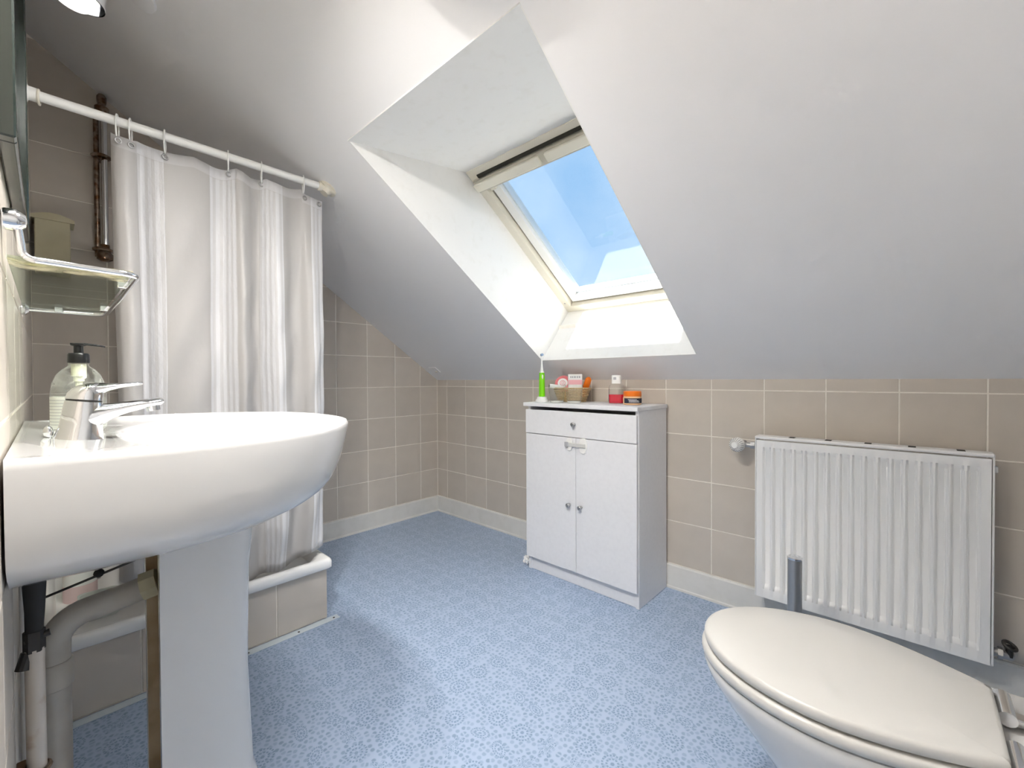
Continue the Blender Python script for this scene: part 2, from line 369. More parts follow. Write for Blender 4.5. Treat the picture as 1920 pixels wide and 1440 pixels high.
# small hatch and vent in the ceiling
def on_ceiling(x, y, up_=0): return Vector((x, y, ceil_z(y)))-NV*up_
def slope_box(bm, x, y, lx, ly, t):
    c = on_ceiling(x, y); e = EV
    q = [c+Vector((sx*lx/2, 0, 0))+e*(sy*ly/2) for sx, sy in ((-1, -1), (1, -1), (1, 1), (-1, 1))]
    loft(bm, [[p+NV*.002 for p in q], [p-NV*t for p in q]]); return bm
th_ = thing('junction_plate', 'tiny white square plate on the ceiling near the tiled corner', 'plate', on_ceiling(.11, -.105))
obj('cover', slope_box(NB(), .11, -.105, .075, .055, .004), M['paint'], th_)
obj('latch', slope_box(NB(), .115, -.09, .02, .008, .009), M['ivory'], th_)
b = NB(); lathe(b, on_ceiling(.80, -1.735), [(.055, -.002), (.055, .008), (.045, .014), (.0, .015)], 32, -NV)
obj('ceiling_vent', b, M['paint'], loc=on_ceiling(.80, -1.735), smooth=True, angle=40, label='round white vent cover on the slope above the shower rod', cat='vent')

# ------------------------------------------------------------------ tiles
JT = .0042
def clip(poly, a, b_, c):     # keep a*u+b*v<=c
    o = []
    for i in range(len(poly)):
        p, q = poly[i], poly[(i+1) % len(poly)]
        dp, dq = a*p[0]+b_*p[1]-c, a*q[0]+b_*q[1]-c
        if dp <= 0: o.append(p)
        if dp*dq < 0:
            s_ = dp/(dp-dq); o.append((p[0]+(q[0]-p[0])*s_, p[1]+(q[1]-p[1])*s_))
    return o
TMESH = {}
def tile_mesh(poly, key):
    """poly in (u,v) about its own origin; face looks to -w (local -Y), 6 mm thick, chamfered"""
    if key in TMESH: return TMESH[key]
    bm = NB(); n = len(poly); cu = sum(p[0] for p in poly)/n; cv = sum(p[1] for p in poly)/n
    def ins(p, d):
        l = math.hypot(p[0]-cu, p[1]-cv); f = max(.2, 1-d*1.35/max(l, 1e-4)); return (cu+(p[0]-cu)*f, cv+(p[1]-cv)*f)
    loft(bm, [[Vector((p[0], .005, p[1])) for p in poly], [Vector((p[0], .0008, p[1])) for p in poly], [Vector((q[0], 0, q[1])) for q in (ins(p, .0012) for p in poly)]])
    bmesh.ops.recalc_face_normals(bm, faces=bm.faces)
    me = bpy.data.meshes.new('tile'); bm.to_mesh(me); bm.free(); me.materials.append(M['tile']); TMESH[key] = me; return me
def lay(wall, us, zs, place, rotz, clipper=None):
    """us, zs joint positions; place(u,z) -> world location"""
    for i in range(len(us)-1):
        for k in range(len(zs)-1):
            a0, a1, c0, c1 = us[i]+JT/2, us[i+1]-JT/2, zs[k]+JT/2, zs[k+1]-JT/2
            if a1-a0 < .01 or c1-c0 < .01: continue
            poly = [(a0, c0), (a1, c0), (a1, c1), (a0, c1)]
            cut = clipper(poly) if clipper else poly
            if len(cut) < 3: continue
            area = abs(sum(cut[q][0]*cut[(q+1) % len(cut)][1]-cut[(q+1) % len(cut)][0]*cut[q][1] for q in range(len(cut))))/2
            if area < .0004: continue
            u0, z0 = (a0+a1)/2, (c0+c1)/2
            rel = [(p[0]-u0, p[1]-z0) for p in cut]
            key = (wall.name,)+tuple(round(v, 4) for p in rel for v in p)
            o = bpy.data.objects.new('tile', tile_mesh(rel, key)); col.objects.link(o)
            o.parent = wall; o.location = place(u0, z0); o.rotation_euler = (0, 0, rotz)
rows = [.111, .307, .507, .707, .907]
kx = [0]+[.1118+.2*i for i in range(15)]; kx = [v for v in kx if v < 2.95]+[2.95]
lay(wall_right, kx, rows+[KT+.004], lambda u, z: Vector((u, 0, z)), 0)
# gable: u = y
gy = [-W]+sorted(-(.1473+.2011*i) for i in range(9))+[0]
hi_rows = rows+[1.107+.2*i for i in range(7)]
lay(wall_back, gy, [.03]+hi_rows, lambda u, z: Vector((0, u, z)), PI/2, lambda p: clip(p, SL, 1, KT+.003))
# left wall: u = -x  (faces +y)
lx = sorted(-v for v in [-.0]+[.174+.2*i for i in range(15)]+[3.06])
lay(wall_left, lx, [.0]+[.107]+rows[1:]+[1.107+.2*i for i in range(6)]+[2.31], lambda u, z: Vector((-u, -W, z)), PI)

# skirting boards
def skirt(name, pa, pb, n, lab):
    bm = NB(); pa = Vector(pa); pb = Vector(pb); n = Vector(n)
    prof = [(0, 0), (.013, 0), (.0125, .008), (.008, .012), (.008, .103), (.005, .109), (0, .110)]
    loft(bm, [[pa+n*w_+Vector((0, 0, z)) for w_, z in prof], [pb+n*w_+Vector((0, 0, z)) for w_, z in prof]])
    return obj(name, bm, M['skirt'], kind='structure', label=lab)
skirt('baseboard_right', (0, -.0005, 0), (2.95, -.0005, 0), (0, -1, 0), 'white skirting along the low knee wall')
skirt('baseboard_back', (.0005, -1.165, 0), (.0005, -.0085, 0), (1, 0, 0), 'white skirting along the gable wall beside the shower')

# ------------------------------------------------------------------ skylight window
win = thing('window_1', 'white roof window with a cream ventilation bar across its top', None, IT+Vector((X0, 0, 0)), kind='structure')
WX = X1-X0
def wp(u, v, n): return Vector((X0+u, 0, 0))+IT+EV*v+NV*n
def wbox(bm, u0, u1, v0, v1, n0, n1, bev=0):
    q = [wp(u, v, n0) for u, v in ((u0, v0), (u1, v0), (u1, v1), (u0, v1))]
    k = [wp(u, v, n1) for u, v in ((u0, v0), (u1, v0), (u1, v1), (u0, v1))]
    t2 = NB(); loft(t2, [q, k]); bmesh.ops.recalc_face_normals(t2, faces=t2.faces)
    if bev: bmesh.ops.bevel(t2, geom=t2.edges[:], offset=bev, segments=2, profile=.5, affect='EDGES')
    me = bpy.data.meshes.new('tmp'); t2.to_mesh(me); t2.free(); bm.from_mesh(me); bpy.data.meshes.remove(me); return bm
def ringframe(o0, wd, n0, n1, bev=.002, vt=None, ob=None):
    """mitred look from four overlapping-free bars"""
    bm = NB(); vt = wd if vt is None else vt
    wbox(bm, o0, WX-o0, o0, o0+vt, n0, n1, bev); wbox(bm, o0, WX-o0, WV-o0-wd, WV-o0, n0, n1, bev)
    wbox(bm, o0, o0+wd, o0+vt, WV-o0-wd, n0, n1, bev); wbox(bm, WX-o0-wd, WX-o0, o0+vt, WV-o0-wd, n0, n1, bev); return bm
obj('window_frame', ringframe(.004, .042, -.004, .085), M['ivory'], win)
obj('seal', ringframe(.047, .006, .03, .08, 0), M['slot'], win)
obj('sash', ringframe(.054, .046, .022, .082, .003, vt=.058), M['whiteplastic'], win)
obj('glazing_bead', ringframe(.100, .009, .040, .075, .001), M['alu'], win)
bm = NB(); wbox(bm, .10, WX-.10, .115, WV-.10, .056, .060); obj('pane', bm, M['pane'], win)
vb = NB(); wbox(vb, .018, WX-.018, .050, .104, -.022, .006, .003)
bar = obj('ventilation_bar', vb, mat('bar_beige', (.56, .53, .45), .4), win, smooth=True, angle=30)  # plain beige, darker than the grips
g1 = NB(); wbox(g1, .026, WX/2-.016, .055, .092, -.040, -.0222, .004); obj('grip_panel', g1, M['cream2'], bar)
g1 = NB(); wbox(g1, WX/2+.016, WX-.026, .055, .092, -.040, -.0222, .004); obj('grip_panel', g1, M['cream2'], bar)
g2 = NB(); wbox(g2, .05, WX-.03, .031, .045, -.008, -.003); obj('ventilation_slot', g2, M['slot'], win)
g3 = NB(); wbox(g3, .055, .085, .112, .128, .008, .024, .002); obj('hinge_stop', g3, M['ivory'], win)
for v in (.86,):
    s1 = NB(); c0 = wp(.024, v, -.004); lathe(s1, c0, [(.004, 0), (.004, .002), (.002, .0026)], 12, -NV); obj('screw', s1, M['steel'], win)

# ------------------------------------------------------------------ shower: tray, plinth, curtain, rod
TY = -1.165
tr = thing('shower_tray', 'white shower tray with rounded rim on a tiled plinth', 'shower tray', (.42, -1.57, 0))
# tray body: rim loops going down into the basin
def rrect(x0, x1, y0_, y1_, r, z, n=6):
    P_ = []
    for cx_, cy_, a in ((x1-r, y1_-r, 0), (x0+r, y1_-r, PI/2), (x0+r, y0_+r, PI), (x1-r, y0_+r, 1.5*PI)):
        for i in range(n+1): P_.append(Vector((cx_+r*math.cos(a+PI/2*i/n), cy_+r*math.sin(a+PI/2*i/n), z)))
    return P_
A = (.004, .846, -W+.004, TY)
def rr(d, z, r): return rrect(A[0]+d, A[1]-d, A[2]+d, A[3]-d, r, z)
bm = NB(); loft(bm, [rr(.03, .205, .02), rr(.004, .206, .02), rr(0, .210, .02), rr(0, .232, .02), rr(.004, .241, .02), rr(.012, .244, .025), rr(.028, .243, .05), rr(.036, .238, .07), rr(.042, .22, .08), rr(.06, .155, .09), rr(.11, .145, .10)])
obj('tray', bm, M['acrylic'], tr, smooth=True, angle=50)
bm = NB(); box(bm, (.01, -W+.006, .001), (.823-G, TY-.018, .2045)); pl = obj('plinth', bm, M['grout'], tr)
for i, (a, c) in enumerate(((-1.978, -1.752), (-1.752, -1.553), (-1.553, -1.369), (-1.369, -1.181))):
    t2 = NB(); box(t2, (.817, max(a, -W+.006)+JT/2, .006), (.825, c-JT/2, .2035), .001, 1); obj('tile', t2, M['tile'], pl)
bm = NB(); cyl(bm, (.35, -1.60, .1451), (.35, -1.60, .149), .045, 28); obj('drain_cover', bm, M['chrome'], tr, smooth=True, angle=40)
# metal floor strip with screws
st = NB(); box(st, (.8265, -W+.02, .0003), (.858, -1.145, .003), .001, 1)
strip = obj('trim_1', st, M['alu'], kind='structure', label='grey metal floor strip screwed down along the shower plinth')
for y in (-1.905, -1.72, -1.60, -1.47, -1.30, -1.165):
    s1 = NB(); lathe(s1, (.845, y, .003), [(.004, 0), (.004, .0008), (.002, .0012)], 12); obj('screw', s1, M['darkmetal'], strip)

RX, RZ = .782, 1.742
yE = (KT-RZ)/SL
rod = thing('shower_rod', 'white shower curtain rod running up to the sloping ceiling', 'curtain rod', (RX, -W+.002, RZ))
bm = NB(); cyl(bm, (RX, -W+.003, RZ), (RX, yE-.035, RZ), .0135, 24); obj('tube', bm, M['whiteplastic'], rod, smooth=True, angle=40)
bm = NB(); lathe(bm, (RX, yE-.042, RZ), [(.015, 0), (.018, .002), (.018, .03), (.014, .042)], 24, (0, 1, 0)); obj('end_socket', bm, M['ivory'], rod, smooth=True, angle=40)
bm = NB(); c0 = on_ceiling(RX, yE-.002); lathe(bm, c0, [(.036, -.001), (.036, .006), (.022, .012), (.017, .03)], 28, -NV)
fla = obj('ceiling_flange', bm, M['ivory'], rod, smooth=True, angle=40)
bm = NB(); ellipsoid(bm, c0-NV*.009-EV*.027, .005, .005, .005, 10, 6); obj('screw', bm, M['darkmetal'], fla)
bm = NB(); lathe(bm, (RX, -W+.002, RZ), [(.03, 0), (.03, .006), (.018, .012), (.018, .03)], 24, (0, 1, 0)); obj('wall_flange', bm, M['whiteplastic'], rod, smooth=True, angle=40)

# curtain: folds described as control points (y, x-offset) along the hem
CTRL = [(-1.800, -.020), (-1.790, .016), (-1.765, .030), (-1.742, .004), (-1.750, -.030), (-1.728, -.044), (-1.700, -.020), (-1.664, -.006), (-1.610, -.004), (-1.565, -.012),
        (-1.538, -.030), (-1.510, -.026), (-1.485, .012), (-1.462, .034), (-1.440, .010), (-1.420, -.026), (-1.398, -.034), (-1.378, -.004), (-1.352, .028), (-1.322, .020), (-1.290, -.010),
        (-1.262, -.006), (-1.238, .018), (-1.212, .022), (-1.190, .006), (-1.172, -.004)]
def cr(p0, p1, p2, p3, t):
    return .5*((2*p1)+(-p0+p2)*t+(2*p0-5*p1+4*p2-p3)*t*t+(-p0+3*p1-3*p2+p3)*t**3)
path = []
for i in range(len(CTRL)-1):
    q = [CTRL[max(0, min(len(CTRL)-1, i+k))] for k in (-1, 0, 1, 2)]
    for s_ in range(8):
        t_ = s_/8; path.append((cr(q[0][0], q[1][0], q[2][0], q[3][0], t_), cr(q[0][1], q[1][1], q[2][1], q[3][1], t_)))
path.append(CTRL[-1])
ul = [0]
for i in range(1, len(path)): ul.append(ul[-1]+math.hypot(path[i][0]-path[i-1][0], path[i][1]-path[i-1][1]))
def hem(y):
    pts = [(-1.82, .35), (-1.70, .33), (-1.60, .27), (-1.50, .235), (-1.35, .236), (-1.25, .258), (-1.17, .285)]
    for (a, za), (c, zc) in zip(pts, pts[1:]):
        if y <= c: return za+(zc-za)*max(0, (y-a)/(c-a))
    return pts[-1][1]
def topz(y, u):       # cloth sags between rings
    return RZ-.040-.012*abs(math.sin(u*PI/.155))-(.012 if y > -1.25 else 0)
curt = thing('shower_curtain', 'white striped shower curtain hanging on rings in loose folds', 'shower curtain', (.79, -1.48, .24))
bm = NB(); uvl = bm.loops.layers.uv.new('UVMap')
NZ = 44; grid = []
for k in range(NZ+1):
    f = k/NZ; row = []
    for i, (y, dx) in enumerate(path):
        zt, zb = topz(y, ul[i]), hem(y); z = zt+(zb-zt)*f
        amp = (.35+.65*min(1, f*3)) * (1-.35*max(0, f-.8)/.2)
        xx = .792+dx*amp+.006*math.sin(9*f+y*23)*f+.004*math.sin(31*f+y*57)*min(1, f*2)
        yy = y-.018*f*(y+1.3)+.006*math.sin(5*f+y*11)*f
        if f > .9: xx -= (f-.9)*.16*max(0, math.sin((y+1.55)*6))
        row.append(bm.verts.new((xx, yy, z)))
    grid.append(row)
for k in range(NZ):
    for i in range(len(path)-1):
        fc = bm.faces.new((grid[k][i], grid[k][i+1], grid[k+1][i+1], grid[k+1][i]))
        for lp, (kk, ii) in zip(fc.loops, ((k, i), (k, i+1), (k+1, i+1), (k+1, i))):
            lp[uvl].uv = (ul[ii], topz(path[ii][0], ul[ii])-grid[kk][ii].co.z)
cl = obj('cloth', bm, M['curtain'], curt, smooth=True)
sm = cl.modifiers.new('thickness', 'SOLIDIFY'); sm.thickness = .0012
RING_Y = [-1.785, -1.755, -1.672, -1.497, -1.392, -1.243]
def nearest(y): return min(range(len(path)), key=lambda i: abs(path[i][0]-y))
for n_, y in enumerate(RING_Y+[-1.186]):
    i = nearest(y); px_ = grid_x = .792+path[i][1]*.36+.002; zt = topz(path[i][0], ul[i])-.016
    e = NB(); torus(e, (px_+.001, y, zt), (1, .25, 0), .0075, .0022, 18, 8); obj('eyelet', e, M['steel'], curt, smooth=True)
where = ['first from the washbasin wall end', 'second, close beside the first', 'third, over the flat wide fold', 'fourth, at the middle of the rod', 'fifth, next to the sloping ceiling end', 'last before the ceiling socket']
for n_, y in enumerate(RING_Y):
    i = nearest(y); px_ = .792+path[i][1]*.36
    r_ = NB(); torus(r_, (RX+.004, y, RZ-.019), (.25, 1, 0), .037, .0022, 26, 8, sx=1, sy=.62, xdir=(0, 0, 1))
    obj('curtain_ring', r_, M['whiteplastic'], loc=(RX+.004, y, RZ-.05), smooth=True, label='white curtain ring holding the curtain, '+where[n_], cat='curtain ring', group='curtain rings on the shower rod')
r_ = NB(); torus(r_, (RX, -1.944, RZ-.003), (.12, 1, 0), .0185, .003, 24, 8); obj('curtain_ring', r_, M['ivory'], loc=(RX, -1.944, RZ-.02), smooth=True, label='single empty cream ring on the rod beside the mirror', cat='curtain ring', group='curtain rings on the shower rod')

# shower riser rail
sh = thing('shower_rail', 'old chrome and rusty shower riser rail on the gable tiles', 'shower rail', (.04, -1.762, 1.46))
bm = NB(); cyl(bm, (.042, -1.762, 1.48), (.042, -1.762, 2.10), .011, 20); obj('riser', bm, M['chrome'], sh, smooth=True, angle=40)
bm = NB(); cyl(bm, (.030, -1.786, 1.48), (.030, -1.786, 2.08), .009, 18); obj('supply_pipe', bm, M['rust'], sh, smooth=True, angle=40)
bm = NB(); lathe(bm, (.042, -1.768, 2.075), [(.02, 0), (.024, .01), (.024, .03), (.013, .042), (.016, .055), (.016, .075), (.01, .085)], 20); obj('top_cap', bm, M['rust'], sh, smooth=True, angle=35)
for z in (1.90, 1.51):
    bm = NB(); cyl(bm, (0, -1.772, z), (.05, -1.772, z), .013, 16); torus(bm, (.040, -1.772, z), (0, 0, 1), .026, .007, 20, 8); obj('clamp', bm, M['rust'], sh, smooth=True, angle=40)
bm = NB(); lathe(bm, (.042, -1.765, 1.462), [(.012, 0), (.026, .008), (.026, .03), (.016, .045), (.016, .07)], 20); obj('mixer_nut', bm, M['rust'], sh, smooth=True, angle=35)
# cream wall box in the shower
cb = thing('wall_box', 'cream plastic box with a domed lid on the shower tiles', 'box', (0, -1.90, 1.40))
bm = NB(); box(bm, (.002, -1.965, 1.38), (.10, -1.868, 1.585), .004); obj('body', bm, M['cream'], cb)
bm = NB(); q = []
for i in range(13):
    a = -1.974+(.118)*i/12; q.append((a, 1.592+.016*math.sin(PI*min(1, max(0, i/12)))))
loft(bm, [[Vector((x, a, z)) for a, z in q]+[Vector((x, -1.856, 1.580)), Vector((x, -1.974, 1.580))] for x in (.001, .106)]); obj('lid', bm, M['cream'], cb)
# bottles standing in the tray
bt = thing('cleaner_bottle', 'white bottle with pink label standing in the shower behind the pipes', 'bottle', (.43, -1.888, .2))
bm = NB(); lathe(bm, (.43, -1.868, .158), [(.038, 0), (.043, .005), (.043, .135), (.036, .16), (.018, .175), (.018, .195)], 32); obj('body', bm, M['whiteplastic'], bt, smooth=True, angle=40)
bm = NB(); lathe(bm, (.43, -1.868, .20), [(.0434, 0), (.0436, .002), (.0436, .058), (.0434, .06)], 32, cap0=False, cap1=False); obj('label', bm, mat('pale_pink_label', (.78, .60, .60), .5), bt, smooth=True, label='pink printed label')
bm = NB(); lathe(bm, (.43, -1.868, .352), [(.021, 0), (.021, .018), (.018, .022)], 24); obj('cap', bm, M['whiteplastic'], bt, smooth=True, angle=40)
tb = thing('storage_tub', 'milky translucent tub in the shower tray below the washbasin', 'tub', (.60, -1.83, .15))
bm = NB(); loft(bm, [rrect(.54, .66, -1.87, -1.79, .02, .156), rrect(.535, .665, -1.875, -1.785, .02, .25), rrect(.530, .670, -1.88, -1.78, .02, .253)], cap1=False); obj('body', bm, M['tub'], tb, smooth=True, angle=40)
tl = thing('teal_sponge', 'teal and grey scrubbing brush lying in the shower tray', 'brush', (.52, -1.74, .16))
bm = NB(); ellipsoid(bm, (.52, -1.735, .195), .05, .03, .03, 18, 10, Matrix.Rotation(.5, 4, 'Z')); obj('pad', bm, M['tub'], tl, smooth=True)
bm = NB(); tube(bm, [(.56, -1.75, .19), (.53, -1.72, .215), (.49, -1.69, .235), (.45, -1.66, .24)], [.006, .013, .012, .004], 12); obj('handle', bm, M['teal'], tl, smooth=True)

# ------------------------------------------------------------------ washbasin on pedestal
RIM, BCX = .868, 1.425
ws = thing('washbasin', 'white ceramic pedestal washbasin against the left wall', 'washbasin', (BCX, -1.80, 0))
def outline(n=240):
    pts = []
    ys, bdp, a, p = -1.80, .362, .367, 2.25
    yb = -W+.003
    L_ = []
    for i in range(121):
        th2 = PI*i/120; c, s_ = math.cos(th2), math.sin(th2)
        L_.append((BCX+a*math.copysign(abs(c)**(2/p), c), ys+bdp*abs(s_)**(2/p)))
    L_ = [(BCX+a-.006, yb), ]+L_+[(BCX-a+.006, yb)]
    return L_
OUT = outline(); CEN = (BCX, -1.665)
def ray_out(phi, poly=OUT, c=CEN):
    dx, dy = math.cos(phi), math.sin(phi); best = None
    for i in range(len(poly)):
        (x1, y1_), (x2, y2_) = poly[i], poly[(i+1) % len(poly)]
        ex, ey = x2-x1, y2_-y1_; den = dx*ey-dy*ex
        if abs(den) < 1e-9: continue
        t_ = ((x1-c[0])*ey-(y1_-c[1])*ex)/den; u_ = ((x1-c[0])*dy-(y1_-c[1])*dx)/den
        if t_ > 0 and -1e-6 <= u_ <= 1+1e-6 and (best is None or t_ < best): best = t_
    return (c[0]+dx*best, c[1]+dy*best)
NA = 144; corner = [math.atan2(-W+.003-CEN[1], .361*s_) % (2*PI) for s_ in (1, -1)]
ang = sorted([2*PI*i/NA for i in range(NA)]+corner); OP = [ray_out(a) for a in ang]
yb = -W+.003
def oloop(sx, sy, z): return [Vector((BCX+(x-BCX)*sx, yb+(y-yb)*sy, z)) for x, y in OP]
def iloop(t_, z, za=None):      # between outline (t=0) and bowl lip (t=1)
    L_ = []
    for a, (x, y) in zip(ang, OP):
        ix, iy = CEN[0]+.315*math.cos(a), CEN[1]+.178*math.sin(a)
        L_.append(Vector((x+(ix-x)*t_, y+(iy-y)*t_, z)))
    return L_
def bloop(k, z, dy=0): return [Vector((CEN[0]+.315*k*math.cos(a), CEN[1]+dy+.178*k*math.sin(a), z)) for a in ang]
bm = NB()
loops = [oloop(.25, .35, .664), oloop(.45, .52, .668), oloop(.66, .68, .680), oloop(.82, .79, .700), oloop(.93, .865, .722), oloop(.972, .905, .738), oloop(.99, .935, .757), oloop(.997, .965, .79), oloop(1, .985, .825), oloop(1, .998, .855),
         oloop(.998, 1, .864), oloop(.990, .994, .868), iloop(.10, .8675), iloop(.22, .864), iloop(.45, .858), iloop(.8, .854), iloop(.95, .853), bloop(1, .851), bloop(.985, .845), bloop(.96, .83), bloop(.92, .80), bloop(.82, .765), bloop(.65, .74), bloop(.4, .728), bloop(.1, .722)]
loft(bm, loops)
basin = obj('basin', bm, M['porcelain'], ws, smooth=True, angle=60)
bm = NB(); lathe(bm, (CEN[0], CEN[1], .7215), [(.022, 0), (.024, .003), (.016, .005), (.014, .002)], 24); obj('drain_ring', bm, M['chrome'], basin, smooth=True, angle=40)
# pedestal: U-shaped shell open towards the wall
def uprof(hw, yr, yf, n=20, p=2.3):
    o = []
    for i in range(n+1):
        a = PI*i/n; c, s_ = math.cos(a), math.sin(a)
        o.append((PCX+hw*math.copysign(abs(c)**(2/p), c), yr+(yf-yr)*abs(s_)**(2/p)))
    return o
PCX = 1.45
bm = NB(); ls = []
for z, hw, yf in ((0, .105, -1.605), (.03, .103, -1.61), (.12, .092, -1.632), (.35, .088, -1.640), (.55, .090, -1.636), (.715, .100, -1.620)):
    o1 = uprof(hw, -1.803, yf); i1 = uprof(hw-.014, -1.803, yf-.014)
    ls.append([Vector((x, y, z)) for x, y in o1]+[Vector((x, y, z)) for x, y in reversed(i1)])
loft(bm, ls)
obj('pedestal', bm, M['porcelain'], ws, smooth=True, angle=50)
bm = NB(); ls = []
for z, hw, yf in ((.002, .0895, -1.621), (.12, .0765, -1.648), (.35, .0725, -1.656), (.55, .0745, -1.652), (.70, .0845, -1.636)):
    o1 = uprof(hw, -1.8025, yf); i1 = uprof(hw-.003, -1.8025, yf-.003)
    ls.append([Vector((x, y, z)) for x, y in o1]+[Vector((x, y, z)) for x, y in reversed(i1)])
loft(bm, ls); obj('pedestal_stain_shade', bm, M['porcelain2'], ws, smooth=True, angle=50, label='inside of the pedestal, its stain and shade painted tan')

# faucet
FX, FY, FZ = 1.475, -1.902, .8545
fc = thing('faucet', 'chrome single-lever mixer tap on the washbasin', 'faucet', (FX, FY, FZ))
def eloop(c, ax, rx, ry, n=28):
    """ellipse loop, ax = (dir_x vector, dir_y vector)"""
    return [Vector(c)+Vector(ax[0])*math.cos(2*PI*i/n)*rx+Vector(ax[1])*math.sin(2*PI*i/n)*ry for i in range(n)]
ex, ey = (1, 0, 0), (0, 1, 0)
lean = lambda h: FY+.010*h/.08
bm = NB(); loft(bm, [eloop((FX, FY-.001, FZ), (ex, ey), .027, .034), eloop((FX, FY, FZ+.006), (ex, ey), .026, .032), eloop((FX, lean(.03), FZ+.03), (ex, ey), .0235, .0275), eloop((FX, lean(.062)-.001, FZ+.062), (ex, (0, .99, -.12)), .0225, .025), eloop((FX, lean(.069)-.001, FZ+.068), (ex, (0, .99, -.12)), .0225, .0245)])
obj('body', bm, M['chrome'], fc, smooth=True, angle=50)
sp_ = [((FX, FY+.004, FZ+.034), .0225, .030), ((FX, FY+.014, FZ+.038), .0222, .0265), ((FX, FY+.027, FZ+.0445), .0215, .0195), ((FX, FY+.043, FZ+.050), .020, .0140), ((FX, FY+.065, FZ+.0555), .0185, .0105), ((FX, FY+.090, FZ+.0605), .017, .0085), ((FX, FY+.112, FZ+.0645), .016, .0075), ((FX, FY+.1165, FZ+.0655), .013, .005)]
bm = NB(); loft(bm, [eloop(c, (ex, (0, -.2, .98)), a, c2) for c, a, c2 in sp_]); obj('spout', bm, M['chrome'], fc, smooth=True, angle=50)
bm = NB(); cyl(bm, (FX, FY+.101, FZ+.060), (FX, FY+.103, FZ+.047), .0105, 20); obj('aerator', bm, M['chrome'], fc, smooth=True, angle=40)
bm = NB(); loft(bm, [eloop((FX, lean(.07)-.001, FZ+.0685), (ex, (0, .99, -.12)), .0215, .0235), eloop((FX, lean(.07)-.001, FZ+.071), (ex, (0, .99, -.12)), .0215, .0235)]); obj('joint_ring', bm, M['darkmetal'], fc, smooth=True, angle=40)
bm = NB(); loft(bm, [eloop((FX, lean(.072)-.001, FZ+.0715), (ex, (0, .99, -.12)), .0225, .0245), eloop((FX, lean(.08), FZ+.082), (ex, (0, .99, -.1)), .0222, .0235), eloop((FX, lean(.09)+.002, FZ+.093), (ex, (0, .99, .05)), .0205, .0205), eloop((FX, lean(.097)+.003, FZ+.0985), (ex, (0, .99, .1)), .016, .014), eloop((FX, lean(.099)+.004, FZ+.0995), (ex, (0, .99, .1)), .006, .005)])
lev = obj('lever', bm, M['chrome'], fc, smooth=True, angle=60)
sp2 = [((FX, FY+.012, FZ+.0845), .0205, .0155), ((FX, FY+.024, FZ+.0895), .0185, .0115), ((FX, FY+.040, FZ+.0935), .0150, .0070), ((FX, FY+.060, FZ+.0965), .0115, .0042), ((FX, FY+.082, FZ+.0990), .0090, .0036), ((FX, FY+.087, FZ+.0995), .006, .0026)]
bm = NB(); loft(bm, [eloop(c, (ex, (0, -.15, .99)), a, c2) for c, a, c2 in sp2]); obj('lever_handle', bm, M['chrome'], lev, smooth=True, angle=60)
bm = NB(); ellipsoid(bm, (FX-.003, FY-.036, FZ+.018), .007, .0065, .011, 14, 8); cyl(bm, (FX-.003, FY-.034, FZ-.003), (FX-.003, FY-.035, FZ+.012), .003, 10); obj('plug_knob', bm, M['chrome'], fc, smooth=True)

# soap bottle
SX, SY, SZ = 1.30, -1.894, .8585
so = thing('soap_dispenser', 'clear soap bottle with a black pump behind the tap', 'soap bottle', (SX, SY, SZ))
bm = NB(); lathe(bm, (SX, SY, SZ), [(.036, 0), (.041, .004), (.0415, .02), (.0415, .075), (.039, .095), (.033, .112), (.024, .124), (.016, .130), (.015, .137)], 40); body = obj('bottle', bm, M['bottleglass'], so, smooth=True, angle=50)
bm = NB(); lathe(bm, (SX, SY, SZ+.006), [(.0418, 0), (.0419, .001), (.0419, .062), (.0418, .063)], 40, cap0=False, cap1=False)
for f in [f for f in bm.faces if f.calc_center_median().y > SY+.012]: bm.faces.remove(f) if f.is_valid else None
lb = obj('label', bm, M['label'], body, smooth=True, label='pale label with fine printed lines')
for k in range(9):
    t2 = NB(); lathe(t2, (SX, SY, SZ+.014+.006*k), [(.0421, 0), (.0421, .0012)], 40, cap0=False, cap1=False)
    for f in [f for f in t2.faces if f.calc_center_median().y > SY+.004-(k % 3)*.004 or f.calc_center_median().x < SX-.01]: t2.faces.remove(f)
    bmesh.ops.delete(t2, geom=[v for v in t2.verts if not v.link_faces], context='VERTS')
    tmp = t2
    obj('print_line', tmp, M['greyprint'], lb)
bm = NB(); lathe(bm, (SX, SY, SZ+.085), [(.0035, -.012), (.0035, .004), (.0055, .005), (.0055, .014), (.008, .0145), (.0085, .024), (.0115, .0255), (.0115, .05)], 20); obj('pump_core', bm, mat('pump_cream', (.78, .78, .62), .4), so, smooth=True, angle=40)
bm = NB(); lathe(bm, (SX, SY, SZ+.137), [(.0165, 0), (.0168, .002), (.0168, .016), (.015, .0195), (.0075, .0200), (.0072, .034), (.0115, .0355), (.0115, .0385), (.009, .0395)], 28); head = obj('pump_head', bm, M['black'], so, smooth=True, angle=35)
bm = NB(); loft(bm, [eloop((SX, SY-.012, SZ+.1755), ((1, 0, 0), (0, 0, 1)), .006, .002, 14), eloop((SX, SY+.01, SZ+.1755), ((1, 0, 0), (0, 0, 1)), .006, .0025, 14), eloop((SX, SY+.032, SZ+.1735), ((1, 0, 0), (0, 0, 1)), .0045, .002, 14), eloop((SX, SY+.040, SZ+.1715), ((1, 0, 0), (0, 0, 1)), .003, .0016, 14)]); obj('nozzle', bm, M['black'], head, smooth=True)

